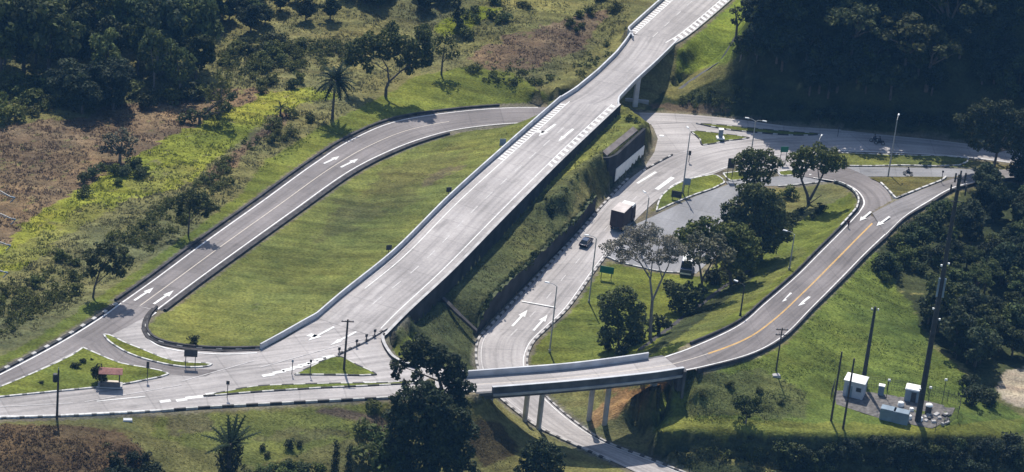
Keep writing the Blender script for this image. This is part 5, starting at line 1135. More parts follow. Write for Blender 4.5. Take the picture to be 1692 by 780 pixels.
def plant(kind, p, s, label, group=None, name=None, seed=None, tint=(1, 1, 1), sz=None, var=.25):
    seed = TINT.randrange(3) if seed is None else seed
    tme, cme = proto(kind, seed)
    nm = name or {'shrub': 'bush', 'darkshrub': 'bush', 'paleshrub': 'bush', 'bamboo': 'bamboo_clump', 'column': 'columnar_tree'}.get(kind, 'tree')
    t = thing(nm, label, {'bush': 'bush', 'bamboo_clump': 'bamboo'}.get(nm, 'tree'), p, TINT.uniform(0, 6.28), group)
    k = TINT.uniform(.9, 1.1); t.scale = (s * k, s * TINT.uniform(.9, 1.1), (sz or s) * TINT.uniform(.92, 1.08))
    a = link(bpy.data.objects.new('trunk', tme), t); b = link(bpy.data.objects.new('foliage' if nm == 'bush' else 'crown', cme), t)
    if nm == 'bush': a.name = 'stem'
    f = TINT.uniform(1 - var, 1 + var); b.color = (tint[0] * f * TINT.uniform(.93, 1.07), tint[1] * f, tint[2] * f * TINT.uniform(.9, 1.1), 1)
    return t
def own_tree(bx, by, blobs, label, mat, trunk_pts=(), leaf=.28, per=75, bark='bark', r0_=.28, gz=None, name='tree', tint=(1, 1, 1), flat=.75, droop=0., group=None, seed=1, rs=1.0, cat='tree'):
    """a single tree surveyed clump by clump: blobs = (px, py, radius px, metres nearer(-)/farther(+))"""
    base = gat(bx, by) if gz is None else at(bx, by, gz); rng = np.random.RandomState(seed)
    def w(px, py, dy):
        d = fwd * F + RT * (px - W / 2) + UP * (H / 2 - py); t_ = (base.y + dy - CAM.y) / d.y; return CAM + d * t_ - base
    sc = (base - CAM).length / F * rs
    t = thing(name, label, cat, base, 0, group); m = MB(); B = []
    for px, py, r, dy in blobs:
        q = w(px, py, dy); R_ = r * sc
        B.append((q.x, q.y, q.z, R_ * .9))
        for _ in range(int(4 + R_ * 3)):
            d = rng.normal(size=3); d /= np.linalg.norm(d); B.append((q.x + d[0] * R_ * .85, q.y + d[1] * R_ * .85, q.z + d[2] * R_ * .75, R_ * rng.uniform(.3, .55)))
    for tp in trunk_pts:
        pts = [w(x, y, dy) for x, y, dy, r in tp]; m.tube(pts, [r for *_, r in tp], 9)
    if not trunk_pts:
        limbs(m, max(1.0, np.mean([b[2] for b in B]) * .5), B, rng, r0_, 8)
    m.build('trunk', M[bark], t); me = cloud_mesh('crown', leaf_cloud(B, leaf, rng, per, flat, droop), M[mat]); c = link(bpy.data.objects.new('crown', me), t); c.color = (*tint, 1)
    return t
def palm(bx, by, h, fr, label, n=26, seed=1, tint=(1, 1, 1), skirt=0.0, stiff=0.0, r=.22, name='palm_tree', lean=(0, 0)):
    base = gat(bx, by); rng = np.random.RandomState(seed); t = thing(name, label, 'palm', base)
    m = MB(); m.tube([(0, 0, -.4), (lean[0] * .4, lean[1] * .4, h * .5), (lean[0], lean[1], h)], [r * 1.25, r * .9, r * .85], 9)
    m.build('trunk', M['bark'], t); V = []
    top = np.array([lean[0], lean[1], h])
    for k in range(n):
        az = 2 * PI * k / n * 2.4 + rng.uniform(-.2, .2); el = rng.uniform(-.35 + stiff, 1.25); L = fr * rng.uniform(.8, 1.1)
        p = top.copy(); d = np.array([math.cos(az) * math.cos(el), math.sin(az) * math.cos(el), math.sin(el)]); side = np.array([-math.sin(az), math.cos(az), 0]); pts = [p.copy()]
        for s_ in range(9):
            p = p + d * L / 9; d = d + np.array([0, 0, -.15 + .11 * min(1, stiff * 3)]); d /= np.linalg.norm(d); pts.append(p.copy())
        for i in range(1, 9):
            a, b = pts[i], pts[i + 1] if i < 9 else pts[i]; ax_ = (b - a)
            for sg in (-1, 1):
                ll = fr * .15 * math.sin(PI * (i / 9.5) ** .7) + .08
                tip = a + side * sg * ll + ax_ * 1.1 + np.array([0, 0, -.25 * ll]); V.append([a, a + ax_ * .55, tip, tip - ax_ * .15])
            ha, hb = fr * .062 * math.sin(PI * ((i + .2) / 9.6) ** .8) + .03, fr * .062 * math.sin(PI * ((i + 1.2) / 9.6) ** .8) + .02; dn_ = np.array([0, 0, -.55])
            V.append([a, b, b + side * hb + dn_ * hb, a + side * ha + dn_ * ha]); V.append([a, a - side * ha + dn_ * ha, b - side * hb + dn_ * hb, b])
    me = cloud_mesh('fronds', np.array(V).reshape(-1, 3), M['frond']); c = link(bpy.data.objects.new('fronds', me), t); c.color = (*tint, 1)
    if skirt:
        B = [(rng.normal() * skirt * .35, rng.normal() * skirt * .35, z, skirt * .6) for z in np.linspace(.3, h * .85, 12)]
        me = cloud_mesh('leaf_skirt', leaf_cloud(B, .4, rng, 60, 1.1, 1.5, 0, .25), M['leaf_dark']); c = link(bpy.data.objects.new('leaf_skirt', me), t); c.color = (.8, .8, .8, 1)
    return t
R_ = random.Random(5)
def scatter(poly, n, kinds, smin, smax, label, group, tint=(1, 1, 1), mind=1.5, px_poly=True, dz=0., seed=1, var=.25, tall=None, mass=None):
    """individual plants spread over a patch given in photo pixels"""
    rr = random.Random(seed); P = np.array(poly, float); xs = (P[:, 0].min(), P[:, 0].max()); ys = (P[:, 1].min(), P[:, 1].max()); got = []; tries = 0
    while len(got) < n and tries < n * 40:
        tries += 1; x, y = rr.uniform(*xs), rr.uniform(*ys)
        if not pip(np.array([x]), np.array([y]), P)[0]: continue
        g = gat(x, y)
        if any((g - q).length < mind for q in got): continue
        got.append(g); s = rr.uniform(smin, smax)
        if mass is not None: mass.append((g.x, g.y, g.z, s)); continue
        plant(rr.choice(kinds), g + Vector((0, 0, dz)), s, label, group, tint=tint, var=var, sz=s * tall if tall else None)
def undergrowth(spots, mat, label, seed, tint=(1, 1, 1)):
    """matted low growth that reads as one mass"""
    rng = np.random.RandomState(seed); B = []
    for x, y, z, s in spots:
        for _ in range(9):
            d = rng.normal(size=3) * .5 * s; B.append((x + d[0] * 1.3, y + d[1] * 1.3, z + .15 + abs(d[2]) * 1.1, s * rng.uniform(.28, .6)))
    o = link(bpy.data.objects.new('undergrowth', cloud_mesh('undergrowth', leaf_cloud(B, .17, rng, 110), M[mat]))); o.color = (*tint, 1); return tag(o, label, kind='stuff')
# --- single trees in the park
own_tree(1074, 562, [(1015, 408, 15, 0), (1040, 396, 17, 1), (1066, 384, 15, 1), (1090, 396, 16, -1), (1112, 408, 16, 0), (1050, 416, 13, -2), (1082, 424, 13, 2), (1030, 424, 11, 2), (1108, 428, 12, -1), (1066, 404, 13, 3)],
         'tall pale bare-looking spreading tree with a forked trunk at the centre of the park', 'leaf_grey', [[(1074, 566, 0, .3), (1076, 520, 0, .26), (1078, 495, 0, .24)], [(1078, 497, 0, .2), (1074, 460, .5, .15), (1052, 425, 1, .1), (1035, 400, 1, .04)], [(1078, 497, 0, .2), (1092, 465, 0, .16), (1104, 440, 0, .1), (1112, 412, 0, .04)], [(1075, 462, .5, .12), (1078, 430, 1, .08), (1072, 392, 1, .03)], [(1060, 436, 1, .09), (1022, 415, 0, .04)], [(1094, 460, 0, .1), (1085, 425, -1, .07), (1090, 400, -1, .03)]], .16, 125, 'palebark', flat=.42, tint=(1.0, 1.0, 1.0), rs=1.3)
own_tree(1022, 572, [(1018, 492, 17, 0), (1000, 500, 13, 0), (1040, 488, 13, 1), (1052, 504, 12, 0), (1005, 520, 15, -1), (1035, 520, 17, 0), (1058, 530, 12, 1), (1015, 545, 18, -1), (1045, 550, 16, 0), (1000, 560, 13, -1)],
         'dark bushy tree with foliage to the ground at the lower left of the park', 'leaf_dark', [[(1022, 575, 0, .22), (1022, 530, 0, .18), (1020, 490, 0, .08)]], tint=(1.9, 1.9, 1.55), seed=2, per=70, rs=1.2)
own_tree(1088, 552, [(1090, 528, 12, 0), (1080, 540, 12, 0), (1100, 536, 9, 0)], 'small dark bush at the foot of the tall pale park tree', 'leaf_dark', name='bush', tint=(1.2, 1.2, 1.1), cat='bush', seed=3)
own_tree(1158, 495, [(1135, 412, 13, 0), (1156, 400, 15, 1), (1180, 404, 16, 0), (1198, 420, 13, -1), (1160, 422, 13, -1), (1142, 428, 9, 1), (1178, 430, 10, 0)],
         'grey-green umbrella tree right of the parked van', 'leaf_grey', [[(1158, 498, 0, .28), (1160, 465, 0, .22), (1156, 440, 0, .16), (1145, 415, 0, .06)], [(1160, 462, 0, .2), (1174, 438, 0, .12), (1188, 415, 0, .05)]], .26, 55, 'bark', tint=(.62, .66, .5), flat=.6, seed=4, rs=1.3)
own_tree(1208, 470, [(1125, 388, 11, 1), (1148, 378, 13, 1), (1172, 374, 14, 1), (1198, 380, 15, 1), (1222, 388, 15, 0), (1238, 402, 14, -1), (1215, 412, 14, -1), (1230, 428, 13, -1), (1200, 400, 12, 0), (1245, 420, 11, 0), (1110, 396, 9, 0), (1135, 394, 12, 0), (1160, 390, 13, 0), (1186, 392, 13, 0), (1210, 398, 13, 0), (1226, 414, 13, 1), (1238, 436, 10, 0), (1212, 440, 9, 0)],
         'broad green flat-topped tree behind the grey-green umbrella tree in the park', 'leaf', [[(1208, 474, 0, .3), (1206, 440, 0, .24), (1190, 405, .5, .12), (1160, 385, 1, .05)], [(1206, 440, 0, .2), (1222, 410, 0, .1), (1230, 392, 0, .05)], [(1186, 472, 1, .16), (1184, 430, 1, .1), (1182, 395, 1, .05)]], flat=.65, seed=5, tint=(1.4, 1.4, 1.15), per=72, rs=1.3)
own_tree(1122, 515, [(1112, 480, 12, 0), (1126, 490, 14, 0), (1140, 480, 12, 1), (1150, 494, 12, 0), (1118, 502, 12, -1), (1136, 506, 12, -1), (1105, 470, 8, 1), (1160, 480, 9, 1)], 'dark bushy tree in front of the parked van beside the drainage channel', 'leaf_dark', tint=(1.5, 1.5, 1.3), seed=6, per=70, rs=1.2)
own_tree(1258, 428, [(1222, 338, 15, 0), (1246, 328, 16, 1), (1270, 336, 16, 1), (1216, 360, 15, -1), (1240, 358, 17, 0), (1266, 362, 17, 0), (1290, 358, 14, 1), (1230, 384, 15, -1), (1256, 388, 17, -1), (1282, 386, 15, 0), (1300, 376, 10, 1), (1262, 408, 13, -1), (1245, 312, 12, 1), (1228, 312, 10, 1), (1204, 350, 12, 0), (1208, 372, 13, 0), (1222, 402, 13, 0), (1240, 412, 13, 0), (1285, 345, 12, 0), (1262, 320, 13, 0), (1296, 392, 10, 0), (1276, 404, 11, 0)],
         'large dark green tree mass at the right end of the asphalt lot', 'leaf_dark', [[(1258, 432, 0, .35), (1256, 395, 0, .28), (1245, 345, 0, .1)], [(1256, 395, 0, .22), (1275, 360, 0, .1)], [(1240, 430, 1, .2), (1236, 390, 1, .1)]], seed=7, tint=(1.95, 1.85, 1.45), per=72, rs=1.25)
own_tree(1246, 318, [(1226, 262, 12, 0), (1246, 256, 13, 0), (1268, 260, 13, 0), (1282, 268, 10, 0), (1232, 278, 12, 0), (1256, 278, 13, -1), (1276, 282, 9, 0), (1240, 294, 11, -1), (1262, 296, 10, 0)],
         'round grey-green tree at the edge of the junction right of the dark sign board', 'leaf', [[(1246, 322, 0, .24), (1246, 295, 0, .2), (1240, 265, 0, .08)], [(1246, 298, 0, .15), (1264, 268, 0, .06)]], seed=8, tint=(1.25, 1.25, 1.2), per=72, rs=1.2)
own_tree(1337, 338, [(1312, 262, 12, 0), (1330, 254, 13, 0), (1350, 254, 14, 0), (1370, 260, 13, 0), (1388, 268, 10, 0), (1320, 276, 10, 0), (1358, 272, 12, 0), (1376, 278, 9, 0), (1338, 270, 10, 1), (1318, 288, 7, 0)],
         'forked tree with a leafy flat crown inside the bend of the right ramp', 'leaf', [[(1337, 342, 0, .36), (1334, 322, 0, .28), (1324, 296, 0, .18), (1316, 268, 0, .08)], [(1338, 330, 0, .3), (1350, 308, 0, .22), (1362, 284, 0, .13), (1376, 264, 0, .05)], [(1324, 300, 0, .14), (1334, 275, 0, .07), (1340, 258, 0, .03)], [(1354, 300, 0, .12), (1350, 270, 0, .05)], [(1338, 336, 0, .12), (1358, 322, 0, .06)]], seed=9, tint=(1.3, 1.3, 1.15), per=70, rs=1.25)
scatter([(1200, 425), (1262, 400), (1240, 452), (1190, 485), (1165, 495)], 9, ['darkshrub', 'shrub'], .9, 1.6, 'dark undergrowth bush below the park trees beside the drainage channel', 'undergrowth bushes in the park', seed=21)
scatter([(1235, 330), (1310, 320), (1320, 372), (1270, 402), (1240, 380)], 7, ['shrub', 'darkshrub'], 1.0, 1.7, 'bush under the large dark tree mass of the park', 'bushes under the dark park trees', seed=22)
scatter([(1318, 352), (1360, 345), (1375, 362), (1330, 368)], 4, ['darkshrub'], .5, .9, 'small dark bush in the shade of the forked tree', 'bushes by the forked tree', seed=23)
scatter([(990, 560), (1060, 545), (1068, 582), (1000, 596)], 5, ['darkshrub'], .7, 1.1, 'low dark bush at the foot of the bushy tree behind the small bridge', 'bushes behind the small bridge', seed=24)
# --- big dark trees at the bottom
own_tree(738, 742, [(676, 578, 15, 0), (700, 574, 18, 0), (724, 586, 18, 0), (746, 602, 17, 1), (716, 604, 15, -1), (692, 598, 13, 0), (744, 628, 18, 0), (766, 640, 16, 0), (756, 612, 14, 1), (660, 606, 11, 0), (650, 600, 7, 1), (668, 590, 9, 1), (690, 622, 11, 1), (655, 622, 7, 0), (708, 640, 12, 1), (752, 656, 18, 0), (672, 636, 8, 1), (766, 668, 14, 0)],
         'tall dark feathery tree rising in front of the small bridge', 'leaf_dark', [[(738, 748, 0, .42), (737, 690, 0, .36), (732, 650, 0, .3), (720, 606, 0, .16), (705, 580, 0, .06)], [(732, 650, 0, .22), (752, 625, 0, .12), (758, 608, 0, .05)], [(726, 630, 0, .14), (690, 615, 0, .08), (655, 603, 0, .03)], [(724, 622, 0, .1), (690, 590, 0, .05)]], .30, 75, seed=10, rs=1.1, droop=.6, tint=(.8, .86, .9))
own_tree(715, 800, [(672, 662, 18, 0), (700, 654, 20, 0), (724, 668, 20, -1), (660, 690, 20, 0), (690, 690, 24, -1), (722, 700, 24, -1), (752, 690, 20, 0), (770, 712, 20, 0), (660, 720, 20, 0), (690, 730, 26, -1), (730, 738, 26, -1), (764, 745, 22, 0), (690, 765, 26, -1), (735, 775, 26, -1), (768, 778, 18, 0), (650, 740, 14, 0), (744, 720, 22, 0)],
         'huge dense dark drooping tree at the bottom centre', 'leaf_dark', [[(715, 805, 0, .5), (712, 750, 0, .4), (705, 700, 0, .2), (700, 660, 0, .08)]], .32, 70, seed=11, rs=1.15, droop=.9, tint=(.85, .95, .95))
own_tree(893, 806, [(880, 742, 16, 0), (900, 738, 17, 0), (916, 752, 15, 0), (872, 760, 16, 0), (896, 764, 22, -1), (922, 772, 14, 0), (880, 782, 18, -1), (910, 788, 18, 0), (862, 776, 10, 0), (928, 788, 9, 0)], 'round dark tree beside the lower road at the bottom edge', 'leaf_dark', seed=12, tint=(.9, 1.0, 1.0))
for i, (x, y, r, kind, lb) in enumerate(((620, 676, 1.1, 'paleshrub', 'lone pale green bush below the west road left of the huge dark tree'), (604, 722, 1.6, 'paleshrub', 'pale green leafy bush on the slope, uppermost beside the huge dark tree'), (630, 742, 2.1, 'shrub', 'mid green bush tucked against the left side of the huge dark tree'), (598, 762, 2.2, 'paleshrub', 'pale green bush between the columnar trees and the huge dark tree'), (640, 776, 2.4, 'shrub', 'mid green bush at the bottom edge left of the huge dark tree'), (660, 760, 2.0, 'paleshrub', 'pale bush pressed against the trunk side of the huge dark tree'))):
    plant(kind, gat(x, y), r, lb, tint=(1.1, 1.2, 1.2) if kind == 'paleshrub' else (.9, 1.05, 1.0))
for x, s_, lb in ((551, 1.0, 'left one of the two dark columnar trees at the bottom edge'), (572, 1.0, 'right one of the two dark columnar trees at the bottom edge')): plant('column', gat(x, 806), 1.0, lb, seed=0, tint=(.8, .85, .9), var=.05, sz=1.12)
scatter([(415, 782), (460, 766), (520, 776), (545, 784), (500, 798), (410, 798)], 12, ['shrub', 'darkshrub', 'paleshrub'], .7, 1.2, 'low bush along the bottom edge between the spiky palm and the columnar trees', 'bushes along the bottom edge', seed=25, tint=(1.05, 1.2, 1.1))
for x, y, s_, lb in ((435, 744, .45, 'very small dark bush right of the spiky palm'), (480, 743, .8, 'small dark bush in the middle of the bottom slope'), (442, 755, .4, 'tiny dark bush below the very small one near the spiky palm'), (494, 738, .5, 'tiny pale bush beside the dark one in the middle of the bottom slope')): plant('darkshrub' if 'dark' in lb else 'paleshrub', gat(x, y), s_, lb)
palm(377, 792, 5.8, 4.4, 'spiky palm with a thick dark skirt of dead leaves at the bottom edge', 20, 3, (.45, .52, .55), skirt=2.4, stiff=.35, r=.35)
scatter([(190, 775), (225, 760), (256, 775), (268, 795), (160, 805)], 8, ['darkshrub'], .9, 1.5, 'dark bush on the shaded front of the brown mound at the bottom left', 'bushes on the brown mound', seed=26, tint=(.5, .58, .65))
for x, y, s_, lb in ((125, 610, .62, 'round dark bush on the triangular island, larger one of the pair'), (137, 601, .5, 'round dark bush on the triangular island, right one of the pair'), (152, 597, .3, 'tiny round bush near the tip of the triangular island'), (68, 637, .42, 'lone small dark bush at the left of the triangular island'), (320, 569, .8, 'lone dark round bush at the lower end of the oval lawn')): plant('darkshrub', gat(x, y), s_, lb, tint=(.8, .85, .9), sz=s_ * .9)
plant('darkshrub', gat(161, 634), .95, 'tall dark bush standing against the bus shelter', tint=(.85, .85, .95), sz=1.9)
# --- trees of the left field
palm(549, 197, 7.6, 4.6, 'single tall slender palm on the verge above the loop ramp', 40, 5, (.5, .56, .62), r=.24)
palm(463, 192, 1.6, 1.7, 'small short palm at the right end of the lime green strip', 18, 6, (.9, .9, .8), r=.2)
own_tree(637, 160, [(588, 78, 17, 0), (612, 66, 18, 1), (640, 62, 19, 0), (668, 70, 20, 1), (694, 76, 20, 2), (580, 96, 14, 0), (606, 92, 16, -1), (634, 88, 16, 0), (662, 96, 15, 1), (688, 100, 17, 2), (708, 96, 12, 2), (650, 46, 12, 2), (700, 56, 16, 3), (610, 112, 9, 0), (676, 116, 9, 1)],
         'big spreading tree with a forked trunk and a dark shadow above the loop ramp', 'leaf', [[(637, 164, 0, .34), (638, 146, 0, .28), (643, 134, 0, .24)], [(643, 136, 0, .2), (640, 112, 0, .14), (625, 85, 0, .05)], [(643, 135, 0, .22), (662, 118, .5, .16), (684, 102, 1.5, .08), (700, 90, 2, .04)], [(660, 120, .5, .1), (662, 92, .5, .05)], [(640, 118, 0, .1), (612, 100, 0, .04)]], .28, seed=13, tint=(.9, .95, .85), per=75)
own_tree(729, 124, [(722, 68, 11, 0), (738, 60, 12, 0), (750, 72, 11, 0), (728, 84, 10, 0), (744, 90, 9, 0), (754, 88, 7, 0)], 'thin sparse tree right of the big spreading tree', 'leaf', [[(729, 126, 0, .22), (731, 102, 0, .16), (735, 75, 0, .06)], [(731, 104, 0, .1), (748, 82, 0, .04)]], .25, 40, seed=14, tint=(.85, .88, .75))
own_tree(756, 46, [(754, 6, 10, 0), (760, 20, 10, 0), (756, -8, 9, 0), (758, 34, 9, 0), (750, 26, 7, 0)], 'narrow dark tree at the top edge behind the thin sparse tree', 'leaf_dark', seed=15, tint=(1.1, 1.15, 1.1))
own_tree(153, 492, [(150, 420, 15, 0), (172, 412, 16, 0), (196, 420, 15, 0), (212, 434, 11, 0), (160, 440, 15, 0), (184, 440, 15, 0), (150, 452, 10, 0), (200, 448, 9, 0)], 'dark leaning tree casting a shadow onto the lower part of the loop ramp', 'leaf_dark', [[(153, 496, 0, .2), (156, 475, 0, .16), (166, 445, 0, .12), (178, 425, 0, .05)], [(158, 470, 0, .1), (190, 440, 0, .04)]], seed=16, tint=(1.5, 1.4, 1.2))
own_tree(311, 390, [(292, 332, 12, 0), (312, 326, 14, 0), (334, 330, 13, 0), (350, 342, 10, 0), (322, 346, 12, 0), (300, 350, 10, 0), (340, 354, 8, 0), (282, 342, 7, 0)], 'small tree with a bare trunk casting a shadow onto the middle of the loop ramp', 'leaf', [[(311, 393, 0, .17), (312, 370, 0, .14), (314, 345, 0, .08)], [(312, 368, 0, .08), (334, 346, 0, .04)]], seed=17, tint=(.7, .72, .7), per=55)
plant('bamboo', gat(360, 188), 1.15, 'pale yellow-green bamboo clump at the edge of the brown field', seed=0, tint=(1.0, 1.0, .8))
own_tree(198, 268, [(180, 232, 13, 0), (200, 224, 14, 0), (216, 236, 12, 0), (190, 248, 12, 0), (210, 252, 11, 0), (172, 248, 8, 0)], 'grey twiggy shrub tree on the brown field', 'leaf_grey', tint=(.55, .58, .5), per=40, seed=18, bark='palebark')
own_tree(330, 205, [(300, 196, 9, 0), (320, 190, 11, 0), (340, 188, 11, 0), (358, 190, 9, 0), (376, 176, 10, 0), (384, 160, 9, 0)], 'dark green thicket at the foot of the bamboo clump', 'leaf_dark', tint=(1.6, 1.6, 1.3), seed=19, name='bush', cat='bush')
MASS = []; MASS2 = []
# --- belts of trees and bushes, every plant its own object
scatter([(-10, 30), (60, 20), (200, 10), (335, 40), (345, 130), (330, 165), (230, 160), (110, 150), (60, 130), (-10, 140)], 34, ['dark', 'broad', 'broad', 'flat', 'light'], .95, 1.5, 'dense tree of the dark wood at the top left', 'trees of the dark wood at the top left', (.95, 1.02, 1.08), 3.2, seed=31, tall=1.35, var=.5)
scatter([(105, 165), (205, 150), (200, 188), (110, 192)], 6, ['dark'], .9, 1.15, 'dark rounded tree at the front of the top left wood', 'trees at the front of the top left wood', (.75, .85, .95), 3, seed=32)
scatter([(-20, -40), (350, -50), (345, 25), (200, 8), (-20, 25)], 20, ['dark', 'broad', 'light'], .9, 1.4, 'tree at the far back of the top left wood', 'trees at the back of the top left wood', (.95, 1.0, 1.0), 3.5, seed=33, var=.5)
palm(272, 120, 9.5, 3.6, 'dark palm standing at the right end of the top left wood', 28, 8, (.7, .8, .95), r=.25)
palm(190, 70, 8.5, 3.4, 'dark palm with raised fronds in the middle of the top left wood', 26, 9, (.75, .85, .95), r=.25)
scatter([(-10, 130), (80, 135), (100, 190), (-10, 205)], 16, ['shrub', 'paleshrub'], 1.2, 2.2, 'bush in the olive thicket below the top left wood', 'bushes below the top left wood', (1.05, 1.05, .95), 1.8, seed=34)
scatter([(205, 150), (300, 140), (345, 160), (320, 178), (220, 180)], 9, ['shrub', 'paleshrub', 'darkshrub'], 1.1, 2.0, 'bush at the foot of the top left wood by the brown field', 'bushes by the brown field', (1.05, 1.05, 1.0), 1.8, seed=35)
scatter([(345, 5), (500, -5), (720, -30), (740, 15), (690, 28), (560, 36), (460, 45), (380, 68), (345, 60)], 22, ['dark', 'broad', 'dark'], .5, .75, 'dark tree in the belt along the top edge', 'trees in the belt along the top edge', (.85, .95, 1.05), 2.6, seed=36)
scatter([(340, -60), (740, -90), (800, -40), (740, -15), (345, 0)], 22, ['dark', 'broad'], .8, 1.2, 'dark tree behind the belt along the top edge', 'trees behind the top belt', (.8, .9, 1.0), 3, seed=37)
scatter([(360, 90), (420, 68), (500, 62), (512, 90), (500, 108), (420, 118), (370, 120)], 18, ['shrub', 'shrub', 'darkshrub'], .9, 1.6, 'bush in the thicket left of the big spreading tree', 'bushes in the thicket by the spreading tree', (1.3, 1.3, 1.25), 1.6, seed=38)
scatter([(400, 120), (500, 112), (505, 150), (480, 150), (400, 160)], 9, ['shrub', 'paleshrub'], .8, 1.4, 'low bush between the tall palm and the thicket', 'low bushes near the tall palm', (1.05, 1.05, .95), 1.8, seed=39)
scatter([(440, 215), (480, 190), (530, 190), (535, 205), (500, 220), (450, 245)], 9, ['shrub', 'paleshrub', 'paleshrub'], .7, 1.2, 'bush on the rough bank around the tall palm', 'bushes around the tall palm', (1.05, 1.0, .9), 1.3, seed=40)
scatter([(125, 320), (150, 285), (175, 265), (230, 265), (240, 290), (200, 305), (150, 330)], 11, ['shrub', 'darkshrub'], .7, 1.3, 'dark bush of the clump between the brown field and the lime green strip', 'bushes of the clump by the lime strip', (1.35, 1.45, 1.3), 1.3, seed=41)
scatter([(230, 350), (300, 320), (370, 270), (400, 290), (340, 350), (270, 400), (200, 440), (170, 400)], 12, ['paleshrub', 'shrub', 'paleshrub'], .6, 1.1, 'bush on the rough slope left of the loop ramp', 'bushes on the slope left of the loop ramp', (1.25, 1.2, 1.05), 1.8, seed=42)
scatter([(-10, 470), (120, 420), (150, 450), (130, 490), (60, 530), (-10, 560)], 12, ['paleshrub', 'paleshrub', 'shrub'], .6, 1.0, 'bush in the rough at the left edge above the exit road', 'bushes in the rough above the exit road', (1.25, 1.2, 1.0), 1.8, seed=43)
scatter([(330, 300), (380, 255), (440, 205), (450, 215), (400, 265), (350, 315)], 14, ['shrub'], .5, .9, 'low brownish bush along the strip beside the mown verge', 'brownish bushes beside the verge', (1.3, .95, .9), 1.1, seed=44, mass=MASS)
scatter([(770, 118), (850, 118), (900, 138), (880, 148), (800, 135)], 12, ['darkshrub', 'shrub'], .7, 1.3, 'dark bush along the gully behind the mown lawn', 'bushes along the gully', (1.1, 1.2, 1.2), 1.3, seed=45, mass=MASS)
scatter([(860, 135), (930, 125), (985, 90), (1025, 55), (1010, 100), (940, 145), (880, 150)], 12, ['darkshrub', 'shrub'], .6, 1.1, 'bush in the dark gully left of the main bridge', 'bushes left of the main bridge', (1.2, 1.25, 1.0), 1.3, seed=46, mass=MASS)
scatter([(760, -10), (840, -20), (860, 30), (800, 60), (740, 80)], 10, ['paleshrub'], .8, 1.4, 'pale bush on the rough ground above the brown bank', 'pale bushes above the brown bank', (.8, .9, .85), 1.8, seed=47)
scatter([(860, 10), (960, -20), (1060, -30), (1030, 20), (940, 60), (870, 50)], 14, ['shrub'], .6, 1.1, 'small bush on the rough slope left of the main road beyond the bridge', 'small bushes left of the far main road', (.9, .9, .8), 1.6, seed=48)
# steep wood beyond the far road
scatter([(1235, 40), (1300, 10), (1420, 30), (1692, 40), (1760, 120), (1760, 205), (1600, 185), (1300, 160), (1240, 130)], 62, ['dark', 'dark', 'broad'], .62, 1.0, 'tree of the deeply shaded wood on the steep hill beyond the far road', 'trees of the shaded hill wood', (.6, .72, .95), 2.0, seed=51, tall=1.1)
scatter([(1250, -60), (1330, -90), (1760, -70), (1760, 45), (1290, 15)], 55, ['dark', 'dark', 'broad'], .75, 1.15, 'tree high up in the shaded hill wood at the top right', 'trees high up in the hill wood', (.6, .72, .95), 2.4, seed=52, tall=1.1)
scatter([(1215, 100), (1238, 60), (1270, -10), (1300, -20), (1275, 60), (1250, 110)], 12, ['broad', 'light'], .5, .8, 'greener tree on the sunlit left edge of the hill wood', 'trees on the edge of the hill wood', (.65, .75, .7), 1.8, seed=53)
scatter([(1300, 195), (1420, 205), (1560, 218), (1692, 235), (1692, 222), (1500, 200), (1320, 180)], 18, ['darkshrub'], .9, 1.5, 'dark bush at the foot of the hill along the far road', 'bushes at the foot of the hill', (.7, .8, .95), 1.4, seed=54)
scatter([(1100, 165), (1180, 150), (1240, 140), (1280, 165), (1220, 185), (1110, 175)], 16, ['shrub', 'darkshrub'], .6, 1.1, 'scrubby bush on the bank behind the main bridge pier', 'bushes on the bank behind the pier', (.8, .8, .75), 1.3, seed=55, mass=MASS)
own_tree(1222, 62, [(1216, 18, 9, 0), (1232, 8, 10, 0), (1226, 28, 8, 0), (1244, 22, 8, 1), (1212, 36, 6, 0)], 'dark twisted tree beside the stepped drain right of the main road', 'leaf_dark', [[(1216, 64, 0, .26), (1218, 40, 0, .2), (1214, 8, 0, .08)], [(1218, 44, 0, .16), (1236, 20, 0, .1), (1252, -6, 0, .05)]], seed=20, per=45, tint=(1, 1, 1))
own_tree(1640, 290, [(1590, 196, 13, 0), (1612, 184, 16, 0), (1636, 178, 17, 0), (1662, 184, 18, 0), (1686, 196, 17, 0), (1600, 214, 15, 0), (1630, 206, 20, -1), (1664, 212, 20, -1), (1694, 222, 16, 0), (1610, 236, 13, 0), (1640, 240, 18, -1), (1676, 244, 18, -1), (1700, 252, 12, 0)], 'large dark tree with a sunlit crown edge at the right end of the far road', 'leaf_dark', seed=25, tint=(1.0, 1.0, .95))
for i, (x, y, s_, lb) in enumerate(((1405, 100, 1.5, 'grey-leaved tree catching sun in the middle of the hill wood, left of the pair'), (1490, 130, 1.8, 'grey-leaved tree catching sun in the middle of the hill wood, right of the pair'), (1530, 145, 1.6, 'grey-leaved tree catching sun lower down in the hill wood'), (1560, 80, 1.7, 'grey-leaved tree catching sun high in the hill wood near the right edge'))):
    plant('flat', gat(x, y) + Vector((0, -.5, 0)), s_, lb, tint=(.8, .8, .95), seed=i % 3)
